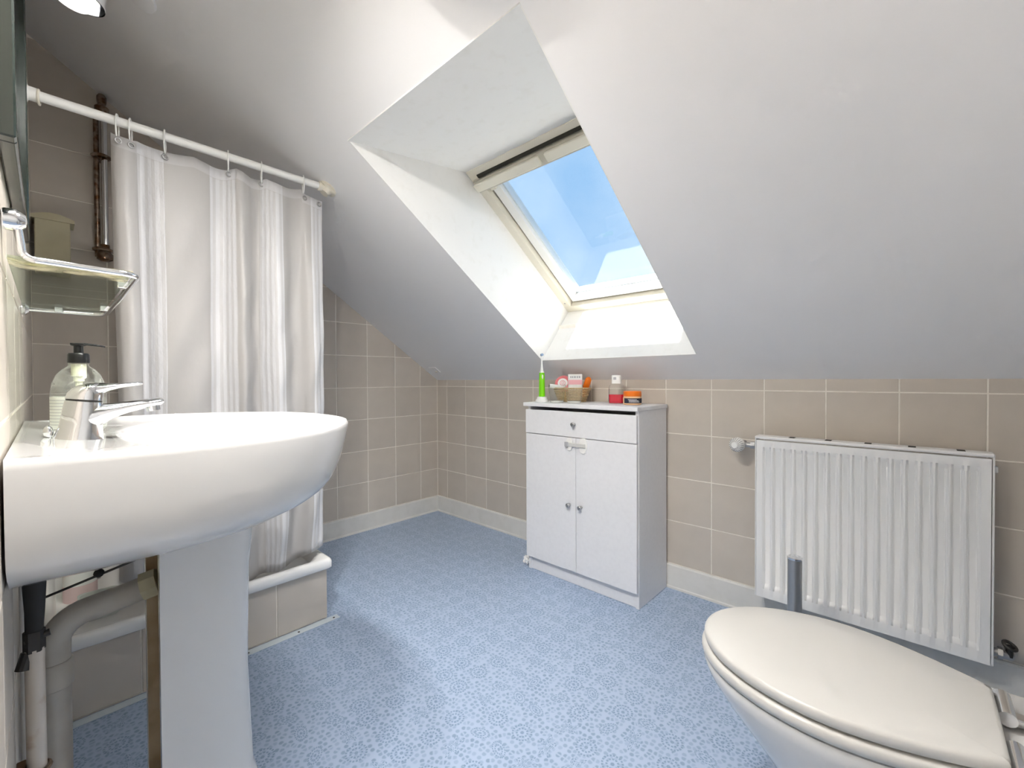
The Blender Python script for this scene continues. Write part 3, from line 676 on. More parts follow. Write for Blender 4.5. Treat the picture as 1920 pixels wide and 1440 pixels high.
# waste, supplies
dr = thing('drain_pipe', 'grey plastic waste pipe leaving the open back of the pedestal', 'pipe', (1.40, -1.936, 0))
pts = [(1.40, -1.936, .001), (1.40, -1.936, .455)]+arc((1.40, -1.886, .475), (0, -1, 0), (0, 0, 1), .05, .15, PI/2-.1, 8)+[(1.405, -1.83, .535), (1.41, -1.79, .545)]
bm = NB(); tube(bm, pts, .0225, 22); obj('elbow_pipe', bm, M['pvc'], dr, smooth=True, angle=50)
bm = NB(); lathe(bm, (1.40, -1.936, .40), [(.0235, 0), (.026, .002), (.026, .045), (.0235, .048)], 24); obj('socket', bm, M['pvc'], dr, smooth=True, angle=40)
bm = NB(); tube(bm, [(1.404, -1.812, .540), (1.41, -1.788, .546)], .028, 8); obj('coupling_nut', bm, M['cream'], dr, label='yellowed plastic nut')
bm = NB(); tube(bm, [(1.43, -1.77, .44), (1.43, -1.77, .66)], .021, 20); obj('trap_pipe', bm, M['cream'], dr, smooth=True, angle=40)
pr_ = thing('popup_rod', 'thin dark plug linkage rod under the washbasin', 'rod', (1.42, -1.876, .6))
bm = NB(); cyl(bm, (1.42, -1.945, .575), (1.425, -1.775, .617), .0022, 10); obj('rod', bm, M['darkmetal'], pr_, smooth=True, angle=40)
bm = NB(); ellipsoid(bm, (1.42, -1.876, .595), .008, .008, .008, 14, 8); obj('swivel', bm, M['rubber'], pr_, smooth=True)
bm = NB(); cyl(bm, (1.42, -1.876, .585), (1.42, -1.885, .672), .0026, 10); obj('lift_rod', bm, M['steel'], pr_, smooth=True, angle=40)

sp1 = thing('supply_hose', 'black flexible hose dropping to a metal water pipe', 'hose', (1.60, -1.957, 0))
bm = NB(); tube(bm, [(1.60, -1.953, .70), (1.60, -1.955, .66), (1.60, -1.955, .62), (1.60, -1.956, .59)], [.0145, .0125, .0105, .0095], 16); obj('hose', bm, M['rubber'], sp1, smooth=True, angle=50)
bm = NB(); tube(bm, [(1.60, -1.956, .592), (1.60, -1.956, .562)], .0118, 6); cyl(bm, (1.60, -1.966, .578), (1.60, -1.94, .583), .005, 12); cyl(bm, (1.60, -1.962, .562), (1.605, -1.968, .540), .008, 12); obj('valve', bm, M['darkmetal'], sp1)
bm = NB(); tube(bm, [(1.60, -1.956, .565), (1.60, -1.955, .3), (1.60, -1.953, .001)], .0105, 18); obj('pipe', bm, M['zinc'], sp1, smooth=True, angle=50, label='stained metal pipe')
sp3 = thing('water_pipe', 'white painted water pipe close to the wall tiles', 'pipe', (1.46, -1.962, 0))
bm = NB(); tube(bm, [(1.46, -1.9645, .66), (1.46, -1.9645, .35), (1.46, -1.9635, .001)], .0105, 16); obj('pipe', bm, M['whiteplastic'], sp3, smooth=True, angle=50)
bm = NB(); torus(bm, (1.60, -1.956, .385), (0, 0, 1), .0135, .0035, 18, 8); box(bm, (1.585, -W+.001, .372), (1.615, -1.966, .398), .001, 1); obj('pipe_clamp', bm, M['rust'], sp1, label='rusty pipe clamp')

# ------------------------------------------------------------------ mirror, lamp, glass shelf on the left wall
MY = -W
mi = thing('wall_mirror', 'dark-framed mirror on the wall above the washbasin', 'mirror', (1.45, MY, 1.62))
bm = NB(); box(bm, (1.19, MY+.001, 1.27), (1.74, MY+.0065, 1.98)); obj('mirror_glass', bm, M['mirror'], mi)
bm = NB()
for lo, hi in (((1.17, MY+.001, 1.25), (1.19, MY+.017, 2.0)), ((1.74, MY+.001, 1.25), (1.76, MY+.017, 2.0)), ((1.19, MY+.001, 1.25), (1.74, MY+.017, 1.27)), ((1.19, MY+.001, 1.98), (1.74, MY+.017, 2.0))): box(bm, lo, hi, .002, 1)
obj('frame', bm, M['woodframe'], mi)
la = thing('mirror_lamp', 'chrome spotlight bar with frosted reflector bulbs above the mirror, two of them added out of view as fill', 'lamp', (1.45, MY, 2.06))
bm = NB(); box(bm, (1.22, MY+.001, 2.03), (2.08, MY+.025, 2.08), .006); obj('bar', bm, M['chrome'], la)  # runs on past the mirror to carry the added spots
SPOT = []
for q, (x, ax) in enumerate(((1.30, (-.10, -.16, -.97)), (1.74, (-.33, .54, -.78)), (2.00, (-.38, .52, -.76)))):
    c0 = Vector((x, -1.888, 1.768 if q == 0 else 1.90)); ax = Vector(ax).normalized(); dp = -.010 if q == 0 else .055      # two unseen ones, added as fill, light the room; one looks down
    bm = NB(); tube(bm, [(x, MY+.02, 2.05), (x, MY+.05, 2.03), (x, -1.905, 2.0 if q else 1.93), c0-ax*.06], .006, 12); obj('arm', bm, M['chrome'], la, smooth=True, angle=50)
    bm = NB(); lathe(bm, c0-ax*.07, [(.018, 0), (.024, .004), (.028, .03), (.040, .055), (.046, .075), (.0485, .100), (.0485, .10+dp), (.0468, .10+dp), (.0465, .10), (.044, .074), (.037, .055), (.02, .05)], 32, ax, cap1=False); obj('shade', bm, M['chrome'], la, smooth=True, angle=50)
    bm = NB(); lathe(bm, c0-ax*.03, [(.012, 0), (.030, .022), (.037, .04), (.0385, .052), (.035, .066), (.024, .076), (.010, .080), (.0, .0805)], 32, ax); obj('bulb', bm, M['bulb'] if q else M['bulbdim'], la, smooth=True, angle=70)
# shelf
SZ_ = 1.122; NX, FXx, FYy = 1.672, 1.072, -1.838
shf = thing('glass_shelf', 'glass shelf in a chrome rail below the mirror', 'shelf', (1.37, MY, SZ_))
pts = [(NX+.004, MY+.014, SZ_+.042), (NX+.004, MY+.017, SZ_+.016)]+arc((NX+.004, MY+.030, SZ_+.014), (0, -1, 0), (0, 0, -1), .013, .2, PI/2, 6)+[(NX+.002, -1.90, SZ_), (NX-.004, FYy-.03, SZ_)]
pts += [Vector((NX-.028, FYy-.028, SZ_))+Vector((math.cos(a), math.sin(a), 0))*.026 for a in (PI*.08, PI*.2, PI*.32, PI*.44)]
pts += [(1.40, FYy, SZ_), (FXx+.03, FYy, SZ_)]+[Vector((FXx+.028, FYy-.028, SZ_))+Vector((math.cos(a), math.sin(a), 0))*.028 for a in (PI*.58, PI*.7, PI*.82, PI*.95)]+[(FXx, MY+.02, SZ_), (FXx, MY+.001, SZ_)]
bm = NB(); tube(bm, pts, .0045, 14); obj('rail', bm, M['chrome'], shf, smooth=True, angle=60)
bm = NB(); box(bm, (FXx+.012, MY+.004, SZ_+.001), (NX-.010, FYy-.008, SZ_+.006)); obj('glass_plate', bm, M['shelfglass'], shf)
bm = NB(); lathe(bm, (NX+.004, MY+.001, SZ_+.050), [(.014, 0), (.014, .012), (.0125, .016), (.008, .021), (.0, .0225)], 28, (.0, 1, .0)); obj('rosette', bm, M['chrome'], shf, smooth=True, angle=35)
bm = NB(); lathe(bm, (FXx, MY+.001, SZ_), [(.014, 0), (.014, .006), (.006, .012)], 24, (0, 1, 0)); obj('rosette', bm, M['chrome'], shf, smooth=True, angle=35)
for p in ((1.18, FYy), (1.54, FYy)):
    bm = NB(); box(bm, (p[0]-.007, p[1]-.016, SZ_-.003), (p[0]+.007, p[1]+.001, SZ_+.009), .001, 1); obj('clip', bm, M['chrome'], shf)
for x in (FXx,):
    bm = NB(); box(bm, (x-.001, -1.925, SZ_-.003), (x+.016, -1.911, SZ_+.009), .001, 1); obj('clip', bm, M['chrome'], shf)

# ------------------------------------------------------------------ white cabinet
CX0, CX1, CY, CT = 1.118, 1.722, -.285, .822
ca = thing('cabinet', 'white cabinet with one drawer and two doors against the knee wall', 'cabinet', (1.42, -.14, 0))
def part(name, boxes, m, parent, bev=.0012, **k):
    bm = NB()
    for lo, hi in boxes: box(bm, lo, hi, bev, 1)
    return obj(name, bm, m, parent, **k)
BKY = -.0155
part('side_panel', [((CX0+.003, CY, .001), (CX0+.019, BKY, CT))], M['cab'], ca)
part('side_panel', [((CX1-.017, CY, .001), (CX1-.001, BKY, CT))], M['cab'], ca)
part('back_panel', [((CX0+.019, BKY-.004, .05), (CX1-.017, BKY, CT))], M['cabedge'], ca)
part('shelf', [((CX0+.019, CY+.005, .062), (CX1-.017, BKY-.004, .078))], M['cabedge'], ca)
part('shelf', [((CX0+.019, CY+.03, .66), (CX1-.017, BKY-.004, .674))], M['cabedge'], ca)
part('plinth', [((CX0+.019, CY+.008, .001), (CX1-.017, CY+.022, .062))], M['cab'], ca)
part('top', [((CX0-.012, CY-.022, CT), (CX1+.004, BKY, CT+.018))], M['cab'], ca, .002)
FYc = CY-.0165
dw = part('drawer', [((CX0, FYc, .689), (CX1-.004, CY-.001, .806))], M['cab'], ca, .0015)
part('drawer_box', [((CX0+.03, CY+.002, .70), (CX1-.03, -.05, .78))], M['cabedge'], dw)
d1 = part('door', [((CX0+.002, FYc, .070), (1.4185, CY-.001, .686))], M['cab'], ca, .0015)
d2 = part('door', [((1.4205, FYc, .070), (CX1-.003, CY-.001, .686))], M['cab'], ca, .0015)
def knob(p, par):
    bm = NB(); lathe(bm, p, [(.006, 0), (.005, .004), (.0045, .012), (.0095, .016), (.0095, .022), (.007, .0245), (.0, .025)], 20, (0, -1, 0)); obj('knob', bm, M['steel'], par, smooth=True, angle=40)
knob((1.415, FYc, .750), dw); knob((1.387, FYc, .377), d1); knob((1.450, FYc, .377), d2)
lk = thing('child_lock', 'white strap child lock bridging the two cabinet doors', 'child lock', (1.424, FYc, .655))
def pill(cx_, cz_, hw, hh, y0_, y1_):
    bm = NB(); L0 = []
    for i in range(28):
        a = 2*PI*i/28; L0.append((cx_+hw*math.copysign(abs(math.cos(a))**.7, math.cos(a)), cz_+hh*math.copysign(abs(math.sin(a))**.8, math.sin(a))))
    loft(bm, [[Vector((x, y0_, z)) for x, z in L0], [Vector((x, (y0_+y1_*3)/4, z)) for x, z in L0], [Vector((cx_+(x-cx_)*.9, y1_, cz_+(z-cz_)*.94)) for x, z in L0]]); return bm
obj('pad', pill(1.388, .657, .0165, .030, FYc-.0002, FYc-.008), M['whiteplastic'], lk, smooth=True, angle=40)
obj('pad', pill(1.463, .655, .020, .035, FYc-.0002, FYc-.008), M['whiteplastic'], lk, smooth=True, angle=40)
part('strap', [((1.372, FYc-.0125, .648), (1.478, FYc-.0085, .665))], mat('strap_grey', (.62, .62, .60), .4), lk)
part('buckle', [((1.368, FYc-.0165, .645), (1.388, FYc-.0127, .668))], M['greyprint'], lk)
# crumpled bit of tissue by the cabinet foot
bm = NB(); bmesh.ops.create_icosphere(bm, subdivisions=3, radius=1)
for v in bm.verts:
    n = v.co.normalized(); f = 1+.32*math.sin(9*n.x+5*n.z)*math.cos(8*n.y-4*n.x)+.12*math.sin(23*n.z+17*n.y); v.co = Vector((1.094+n.x*.017*f, -.268+n.y*.017*f, .0215+n.z*.0205*f))
zm = min(v.co.z for v in bm.verts)
for v in bm.verts: v.co.z += .0006-zm
obj('crumpled_tissue', bm, M['paper'], loc=(1.094, -.268, 0), label='small crumpled white tissue on the floor at the cabinet foot', cat='tissue')

# ---- things on the cabinet
TZ = CT+.0182
tb_ = thing('electric_toothbrush', 'green and white electric toothbrush standing on its charger', 'toothbrush', (1.142, -.20, TZ))
bm = NB(); lathe(bm, (1.142, -.20, TZ), [(.034, 0), (.034, .006), (.027, .014), (.024, .024), (.02, .026)], 32); obj('charger', bm, M['whiteplastic'], tb_, smooth=True, angle=40)
bm = NB(); lathe(bm, (1.142, -.20, TZ+.024), [(.0155, 0), (.0155, .02), (.0145, .08), (.0135, .125), (.010, .133)], 28); hd = obj('handle', bm, M['whiteplastic'], tb_, smooth=True, angle=40)
bm = NB(); lathe(bm, (1.142, -.20, TZ+.026), [(.0160, 0), (.0160, .02), (.0150, .08), (.0140, .122), (.0138, .123)], 28, cap0=False, cap1=False)
bmesh.ops.delete(bm, geom=[f for f in bm.faces if (f.calc_center_median()-Vector((1.142, -.20, f.calc_center_median().z))).normalized().dot(Vector((.80, -.6, 0))) < .05], context='FACES')
gp = obj('grip', bm, M['green'], hd, smooth=True, label='lime green grip')
bm = NB(); c0 = Vector((1.142, -.20, 0))+Vector((.80, -.6, 0))*.0135; ellipsoid(bm, (c0.x, c0.y, TZ+.128), .004, .004, .012, 12, 8); obj('button', bm, M['whiteplastic'], hd, smooth=True)
bm = NB(); tube(bm, [(1.142, -.20, TZ+.156), (1.142, -.20, TZ+.172), (1.142, -.20, TZ+.19), (1.142, -.20, TZ+.238)], [.009, .0065, .004, .0032], 16); hs = obj('brush_head', bm, M['whiteplastic'], tb_, smooth=True, angle=60)
bm = NB(); cyl(bm, (1.137, -.196, TZ+.241), (1.155, -.212, TZ+.241), .007, 16); obj('bristles', bm, mat('bristle_blue', (.25, .35, .5), .6), hs)

# wicker basket and its contents
bk = thing('wicker_basket', 'small round wicker basket behind the two tumblers', 'basket', (1.262, -.105, TZ))
def weave(bm, c, r0, r1, z0, z1, nl=9, n=60, tr_=.0033):
    for k in range(nl):
        f = k/(nl-1); r = r0+(r1-r0)*f; z = z0+(z1-z0)*f
        tube(bm, [Vector((c[0]+(r+.002*math.cos(n/2*2*PI*i/n+k*PI))*1.0*math.cos(2*PI*i/n), c[1]+(r+.002*math.cos(n/2*2*PI*i/n+k*PI))*.72*math.sin(2*PI*i/n), z)) for i in range(n)], tr_, 6, closed=True)
    return bm
BZ0, BZ1 = TZ+.005, TZ+.066
bm = weave(NB(), (1.262, -.105), .075, .100, BZ0, BZ1); obj('woven_wall', bm, M['wicker'], bk, smooth=True)
bm = NB(); lathe(bm, (0, 0, 0), [(.075, 0), (.075, .003)], 30); bm.transform(Matrix.Translation((1.262, -.105, TZ+.0005)) @ Matrix.Diagonal((1, .72, 1, 1))); obj('base', bm, M['wicker'], bk)
bm = NB(); tube(bm, [Vector((1.262+.101*math.cos(2*PI*i/40), -.105+.0727*math.sin(2*PI*i/40), BZ1+.003)) for i in range(40)], .0042, 8, closed=True); obj('rim', bm, M['wicker'], bk, smooth=True)
# contents: pink round tin, white-pink packet, orange bottle, small label tag
pk = thing('pink_disc_box', 'round pink box with a white emblem in the wicker basket', 'box', (1.222, -.085, TZ+.03))
bm = NB(); ax = Vector((.45, -.80, .40)).normalized(); c0 = Vector((1.206, -.100, TZ+.090)); lathe(bm, c0-ax*.012, [(.040, 0), (.044, .003), (.044, .021), (.040, .024)], 36, ax); obj('case', bm, M['pink'], pk, smooth=True, angle=40)
dn_ = Vector((-.3, 0, 0))-ax*(ax.dot(Vector((-.3, 0, 0)))); bm = NB(); lathe(bm, c0+ax*.0122+dn_*.012, [(.026, 0), (.026, .0006)], 28, ax); em = obj('emblem', bm, M['paper'], pk)
bm = NB(); torus(bm, c0+ax*.013+dn_*.012, ax, .013, .002, 24, 6); torus(bm, c0+ax*.013+dn_*.012, ax, .006, .0015, 18, 6); obj('print', bm, M['pinkprint'], em)
pc = thing('paper_packet', 'white and pink packet standing upright in the wicker basket', 'packet', (1.30, -.10, TZ+.02))
def rotbox(c, d, rx=0, ry=0, rz=0, bev=.0):
    bm = NB(); box(bm, (-d[0]/2, -d[1]/2, -d[2]/2), (d[0]/2, d[1]/2, d[2]/2), bev, 1)
    bm.transform(Matrix.Translation(c) @ Matrix.Rotation(rz, 4, 'Z') @ Matrix.Rotation(ry, 4, 'Y') @ Matrix.Rotation(rx, 4, 'X')); return bm
PC = Vector((1.297, -.125, TZ+.075)); RZp = math.radians(38)
obj('packet', rotbox(PC, (.072, .018, .13), -.12, 0, RZp, .003), M['paper'], pc)
nrm = Matrix.Rotation(RZp, 3, 'Z') @ Matrix.Rotation(-.12, 3, 'X') @ Vector((0, -1, 0)); upv = Matrix.Rotation(RZp, 3, 'Z') @ Matrix.Rotation(-.12, 3, 'X') @ Vector((0, 0, 1)); rtv = Matrix.Rotation(RZp, 3, 'Z') @ Vector((1, 0, 0))
obj('print_band', rotbox(PC+nrm*.0093+upv*.024, (.068, .0006, .024), -.12, 0, RZp), M['pinkprint'], pc)
for k, (dx, wd) in enumerate(((-.022, .006), (-.013, .006), (-.002, .009), (.010, .007), (.021, .008))):
    obj('print_mark', rotbox(PC+nrm*.0093+upv*.050+rtv*dx, (wd, .0006, .010), -.12, 0, RZp), M['greyprint'], pc)
ob = thing('orange_tube', 'orange capped tube leaning out of the wicker basket', 'tube', (1.335, -.08, TZ+.03))
bm = NB(); tube(bm, [(1.300, -.065, TZ+.03), (1.325, -.075, TZ+.07), (1.340, -.082, TZ+.095), (1.352, -.088, TZ+.115), (1.356, -.09, TZ+.121)], [.014, .016, .0165, .015, .009], 18); obj('tube', bm, M['orange'], ob, smooth=True, angle=50)
tgp = thing('bottle_tip', 'white tube with a dark nozzle poking out of the basket side', 'tube', (1.19, -.165, TZ+.05))
bm = NB(); tube(bm, [(1.225, -.135, TZ+.072), (1.172, -.172, TZ+.081)], .011, 14); obj('tube', bm, M['paper'], tgp, smooth=True, angle=40)
bm = NB(); tube(bm, [(1.1725, -.1717, TZ+.081), (1.169, -.174, TZ+.0815)], .006, 12); obj('nozzle', bm, M['slot'], tgp)
# tumblers
for q, (x, y, lab) in enumerate(((1.262, -.232, 'clear glass tumbler nearer the green toothbrush'), (1.352, -.215, 'clear glass tumbler beside it, further from the green toothbrush'))):
    tm = thing('glass_tumbler', lab, 'tumbler', (x, y, TZ), group='two tumblers on the cabinet')
    bm = NB(); lathe(bm, (x, y, TZ), [(.030, 0), (.033, .003), (.043, .086), (.044, .088), (.042, .088), (.0315, .012), (.0, .010)], 36, cap0=True, cap1=True); obj('glass', bm, M['clear'], tm, smooth=True, angle=50)
    bm = NB(); lathe(bm, (x, y, TZ+.001), [(.029, 0), (.031, .002), (.032, .009), (.029, .010)], 30); obj('thick_base', bm, mat('glass_base_%d' % q, (.80, .80, .76), .1), tm, smooth=True, angle=40)
# mouthwash
mw = thing('mouthwash_bottle', 'clear bottle half full of red mouthwash with a white cap', 'bottle', (1.526, -.12, TZ))
def sq(cx_, cy_, hw, hd_, r, z): return rrect(cx_-hw, cx_+hw, cy_-hd_, cy_+hd_, r, z, 4)
RM = lambda bm: (bm.transform(Matrix.Translation((1.526, -.12, 0)) @ Matrix.Rotation(math.radians(22), 4, 'Z') @ Matrix.Translation((-1.526, .12, 0))), bm)[1]
bm = NB(); loft(bm, [sq(1.526, -.12, .033, .022, .012, TZ+.0005), sq(1.526, -.12, .035, .024, .012, TZ+.004), sq(1.526, -.12, .035, .024, .012, TZ+.075), sq(1.526, -.12, .03, .020, .012, TZ+.086), sq(1.526, -.12, .016, .014, .012, TZ+.094)]); obj('bottle', RM(bm), M['clear'], mw, smooth=True, angle=40)
bm = NB(); loft(bm, [sq(1.526, -.12, .031, .0205, .01, TZ+.003), sq(1.526, -.12, .033, .0225, .01, TZ+.006), sq(1.526, -.12, .033, .0225, .01, TZ+.043)]); obj('mouthwash', RM(bm), M['red'], mw, smooth=True, angle=40, label='red liquid')
bm = NB(); box(bm, (1.4898, -.140, TZ+.012), (1.4908, -.10, TZ+.068)); obj('label', RM(bm), M['paper'], mw)
bm = NB(); loft(bm, [sq(1.526, -.12, .021, .019, .006, TZ+.094), sq(1.526, -.12, .0205, .0185, .006, TZ+.130), sq(1.526, -.12, .018, .016, .006, TZ+.133)]); cp = obj('cap', RM(bm), M['whiteplastic'], mw, smooth=True, angle=40)
bm = NB(); box(bm, (1.514, -.1394, TZ+.112), (1.527, -.139, TZ+.124)); obj('cap_mark', RM(bm), M['greyprint'], cp)
# orange-lidded jar
jr = thing('cream_jar', 'peach jar with an orange lid and dark label beside the mouthwash', 'jar', (1.622, -.15, TZ))
bm = NB(); lathe(bm, (1.622, -.15, TZ), [(.036, 0), (.040, .004), (.041, .03), (.038, .038)], 36); obj('jar', bm, M['peach'], jr, smooth=True, angle=40)
bm = NB(); lathe(bm, (1.622, -.15, TZ+.038), [(.039, 0), (.0395, .002), (.039, .020), (.036, .023)], 36); obj('lid', bm, M['orange'], jr, smooth=True, angle=40)
bm = NB(); lathe(bm, (1.622, -.15, TZ+.008), [(.0412, 0), (.0416, .022)], 48, cap0=False, cap1=False)
bmesh.ops.delete(bm, geom=[f for f in bm.faces if (f.calc_center_median()-Vector((1.622, -.15, f.calc_center_median().z))).normalized().dot(Vector((.62, -.78, 0))) < .35], context='FACES'); jl = obj('label', bm, M['navy'], jr, smooth=True, label='dark printed label')
for k in range(3):
    bm = NB(); lathe(bm, (1.622, -.15, TZ+.013+.005*k), [(.0418, 0), (.0419, .002)], 60, cap0=False, cap1=False)
    bmesh.ops.delete(bm, geom=[f for f in bm.faces if (f.calc_center_median()-Vector((1.622, -.15, f.calc_center_median().z))).normalized().dot(Vector((.62-.1*k, -.78, 0)).normalized()) < .82+.04*k], context='FACES'); obj('print_line', bm, M['paper'], jl)

# ------------------------------------------------------------------ radiator
R0, R1, RF, RB, Z0, Z1 = 2.105, 2.716, -.100, -.045, .124, .737
ra = thing('radiator', 'white ribbed panel radiator hung on the knee wall', 'radiator', (2.41, -.06, .12))
xs = []; per = .0333; nper = int((R1-R0-.03)/per); start = R0+((R1-R0)-nper*per)/2
prof = [(0, 0), (.20, 0), (.36, 1), (.84, 1), (1.0, 0)]     # raised rib, slope, recess, slope
cols_ = [(R0+.004, 0)]
for k in range(nper):
    for f, d in prof[:-1]: cols_.append((start+per*(k+f-.1), d))
cols_.append((start+per*(nper-.1), 0)); cols_.append((start+per*(nper+.1), 0)); cols_.append((R1-.004, 0))
zl = [(Z0+.002, 0), (Z0+.036, 0), (Z0+.052, 1), (Z1-.056, 1), (Z1-.040, 0), (Z1-.015, 0)]
bm = NB(); gr = [[bm.verts.new((x, RF+.0135*d*g_, z)) for x, d in cols_] for z, g_ in zl]
for a in range(len(zl)-1):
    for c in range(len(cols_)-1): bm.faces.new((gr[a][c], gr[a][c+1], gr[a+1][c+1], gr[a+1][c]))
edge = [gr[0][c] for c in range(len(cols_))]+[gr[a][-1] for a in range(1, len(zl))]+[gr[-1][c] for c in range(len(cols_)-2, -1, -1)]+[gr[a][0] for a in range(len(zl)-2, 0, -1)]
back = [bm.verts.new((v.co.x, RF+.017, v.co.z)) for v in edge]
for i in range(len(edge)): j = (i+1) % len(edge); bm.faces.new((edge[i], edge[j], back[j], back[i]))
bm.faces.new(back)
bmesh.ops.bevel(bm, geom=[e for e in bm.edges if abs(e.verts[0].co.x-e.verts[1].co.x) < 1e-6 and e.verts[0].co.y < RF+.016 and R0+.01 < e.verts[0].co.x < R1-.01 and abs(e.verts[0].co.z-e.verts[1].co.z) > .1], offset=.0014, segments=2, affect='EDGES')
obj('front_panel', bm, M['rad'], ra, smooth=True, angle=50)
part('back_panel', [((R0+.01, RB-.012, Z0+.01), (R1-.01, RB, Z1-.02))], M['rad'], ra)
part('side_cover', [((R0-.002, RF+.004, Z0), (R0+.002, RB, Z1-.004))], M['rad'], ra); part('side_cover', [((R1-.002, RF+.004, Z0), (R1+.003, RB, Z1-.004))], M['rad'], ra)
tg_ = part('top_grille', [((R0-.002, RF-.001, Z1-.011), (R1+.003, RB+.002, Z1))], M['rad'], ra, .003)
for k in range(5):
    x = R0+.115+.108*k; part('slot', [((x-.009, RF+.012, Z1-.002), (x+.009, RF+.046, Z1+.0004))], M['slot'], tg_, 0)  # dark boxes stand in for the shade inside open slots
for x in (R0+.08, R1-.12): part('bracket', [((x, RB, .60), (x+.04, -.001, .66))], M['rad'], ra)
bm = NB(); cyl(bm, (R0-.001, -.066, .695), (R0-.070, -.066, .695), .010, 16); cyl(bm, (R0-.008, -.066, .695), (R0-.024, -.066, .695), .0145, 6); cyl(bm, (R0-.064, -.078, .695), (R0-.064, -.001, .695), .0095, 14); vl = obj('valve_body', bm, M['steel'], ra, smooth=True, angle=50)
bm = NB(); ax = Vector((-.12, -.99, 0)).normalized(); c0 = Vector((R0-.064, -.066, .695)); lathe(bm, c0, [(.012, 0), (.022, .008), (.0275, .016), (.0275, .030), (.022, .042), (.011, .047), (.0105, .050), (.0, .0505)], 36, ax); kn = obj('thermostat_knob', bm, M['whiteplastic'], vl, smooth=True, angle=40)
x_, y_ = frame_of(ax)
for i in range(20):
    a = 2*PI*i/20; d = x_*math.cos(a)+y_*math.sin(a); bm = NB(); tube(bm, [c0+ax*.0305+d*.0275, c0+ax*.0425+d*.0215, c0+ax*.0472+d*.0125], [.0005, .0008, .0005], 5); obj('groove_shade', bm, M['slot'], kn)  # thin dark lines painted on for the shade of cut grooves
rv = thing('radiator_valve', 'old metal return valve with a round cap at the radiator foot', 'valve', (2.745, -.065, .15))
bm = NB(); tube(bm, [(R1+.004, -.068, .158), (2.742, -.068, .158), (2.752, -.064, .156), (2.757, -.045, .152), (2.757, -.009, .152)], [.0115, .012, .013, .010, .010], 16); obj('body', bm, M['steel'], rv, smooth=True, angle=50)
bm = NB(); tube(bm, [(2.729, -.068, .158), (2.739, -.068, .158)], .017, 6); obj('union_nut', bm, M['steel'], rv)
bm = NB(); torus(bm, (2.752, -.072, .188), (.5, -.3, 1), .014, .0045, 20, 8); cyl(bm, (2.752, -.068, .155), (2.752, -.07, .186), .008, 14); obj('cap', bm, M['darkmetal'], rv, smooth=True, angle=50)
part('wall_clip', [((2.722, -.02, .672), (2.732, -.0005, .690))], M['rad'], ra)

# ------------------------------------------------------------------ toilet and brush
TOX, TOY = 2.213, -.940
to = thing('toilet', 'white toilet with its lid closed in front of the radiator', 'toilet', (2.46, TOY, 0))
def egg(s_, z, dx=0, n=64, ln=.437, hw=.168):
    """egg outline, rounded front at TOX, narrower squared hinge end"""
    P_ = []
    prof = []
    K = n//2
    for i in range(K+1):
        t_ = i/K; u_ = .5-.5*math.cos(PI*t_)      # 0 front .. 1 back
        front = math.sqrt(max(0, 1-((.52-u_)/.52)**2)) if u_ < .52 else 1
        h = hw*front
        if u_ >= .52: h = hw*(1-.40*((u_-.52)/.48)**1.7)
        prof.append((u_, h))
    endr = prof[-1][1]
    up_ = [(u_, h) for u_, h in prof]
    # round the hinge corners
    pts = [(0, 0)]+[(u_, h) for u_, h in up_[1:-1]]+[(.985, endr*1.0), (1.0, endr*.90)]
    poly = [(u_, h) for u_, h in pts]+[(u_, -h) for u_, h in reversed(pts[1:])]
    c = .52
    return [Vector((TOX+ln*(c+(u_-c)*s_)+dx, TOY+h*s_, z)) for u_, h in poly]
LZ = .428
bm = NB(); loft(bm, [egg(.965, LZ-.021), egg(.992, LZ-.019), egg(1.0, LZ-.012), egg(.998, LZ-.006), egg(.988, LZ-.002), egg(.965, LZ), egg(.5, LZ+.0015)]); obj('lid', bm, M['lid'], to, smooth=True, angle=60)
bm = NB(); loft(bm, [egg(.97, LZ-.047), egg(1.01, LZ-.045), egg(1.022, LZ-.038), egg(1.02, LZ-.030), egg(1.0, LZ-.0255), egg(.95, LZ-.025)]); obj('seat', bm, M['lid'], to, smooth=True, angle=60)
def bowl(sx, z, dx=0): return [Vector((p.x+dx, p.y, z)) for p in egg(sx, z)]
bz = LZ-.050
bm = NB(); loft(bm, [bowl(.72, .001, .10), bowl(.74, .03, .10), bowl(.66, .10, .10), bowl(.68, .18, .085), bowl(.80, .25, .05), bowl(.92, .31, .02), bowl(.985, .35, .004), bowl(1.005, bz-.006, 0), bowl(.99, bz, 0)]); obj('bowl', bm, M['porcelain'], to, smooth=True, angle=60)
bm = NB(); loft(bm, [rrect(2.60, 2.93, TOY-.105, TOY+.105, .03, .001), rrect(2.60, 2.93, TOY-.105, TOY+.105, .03, .22), rrect(2.62, 2.94, TOY-.175, TOY+.175, .04, .36), rrect(2.62, 2.94, TOY-.18, TOY+.18, .04, .385), rrect(2.63, 2.93, TOY-.17, TOY+.17, .035, .391)]); obj('rear_deck', bm, M['porcelain'], to, smooth=True, angle=50)
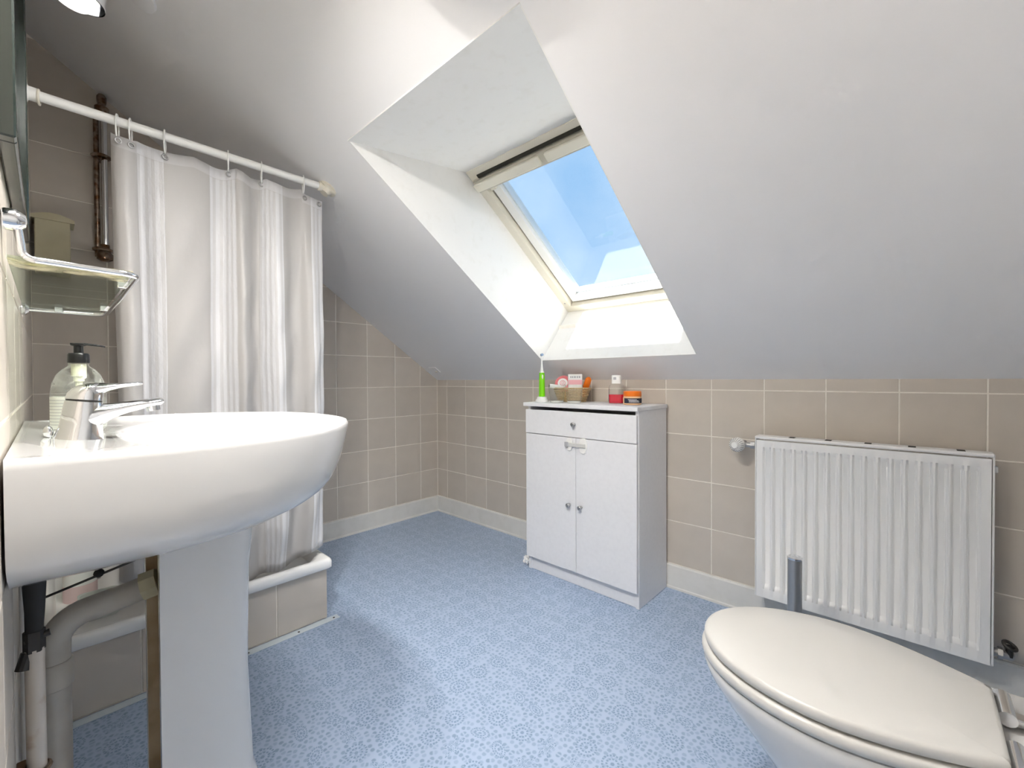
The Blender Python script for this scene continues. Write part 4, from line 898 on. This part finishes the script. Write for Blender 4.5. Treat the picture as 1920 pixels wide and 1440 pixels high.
bm = NB(); loft(bm, [rrect(2.755, 2.93, TOY-.18, TOY+.18, .03, .392), rrect(2.745, 2.94, TOY-.19, TOY+.19, .035, .42), rrect(2.745, 2.94, TOY-.19, TOY+.19, .035, .75), rrect(2.735, 2.95, TOY-.20, TOY+.20, .035, .752), rrect(2.735, 2.95, TOY-.20, TOY+.20, .035, .785)]); obj('cistern', bm, M['porcelain'], to, smooth=True, angle=50)
for s_ in (-1, 1):
    bm = NB(); cyl(bm, (2.660, TOY+s_*.072-.035, .412), (2.660, TOY+s_*.072+.035, .412), .0115, 18); box(bm, (2.652, TOY+s_*.072-.012, .3915), (2.685, TOY+s_*.072+.012, .405), .002, 1); obj('hinge', bm, M['chrome'], to, smooth=True, angle=40)
br = thing('toilet_brush', 'brushed steel toilet brush handle standing behind the toilet', 'toilet brush', (2.277, -.35, 0))
bm = NB(); lathe(bm, (2.277, -.35, 0), [(.046, .001), (.046, .006), (.042, .010), (.042, .19), (.044, .196), (.024, .200)], 32); obj('holder', bm, M['steel'], br, smooth=True, angle=40)
bm = NB(); cyl(bm, (2.277, -.35, .198), (2.277, -.35, .392), .0195, 32); obj('handle', bm, M['steel'], br, smooth=True, angle=40)
bm = NB(); lathe(bm, (2.277, -.35, .391), [(.0205, 0), (.0212, .002), (.0212, .005), (.018, .0065), (.008, .0062), (.0, .0062)], 32); obj('end_cap', bm, M['chrome'], br, smooth=True, angle=40)

# ------------------------------------------------------------------ fill lamp added to brighten the room, out of view on the slope
LC = on_ceiling(1.97, -1.44)
cl_ = thing('fill_ceiling_lamp', 'round opal lamp added out of view as fill on the slope between skylight and washbasin wall', 'lamp', LC)
bm = NB(); lathe(bm, LC, [(.212, -.001), (.212, .074), (.207, .080), (.198, .080), (.198, .03)], 48, -NV); obj('base_ring', bm, M['whiteplastic'], cl_, smooth=True, angle=40)  # deep rim keeps the added lamp's grazing light off the slope
M['opal'] = mat('opal_fill', (.9, .9, .88), .3, emit=((1, .98, .955), FILL_LAMP))  # glow of the added fill lamp
bm = NB(); lathe(bm, LC, [(.197, .030), (.19, .040), (.16, .052), (.11, .062), (.06, .067), (.0, .068)], 48, -NV, cap0=False); obj('opal_fill_dome', bm, M['opal'], cl_, smooth=True, angle=70)
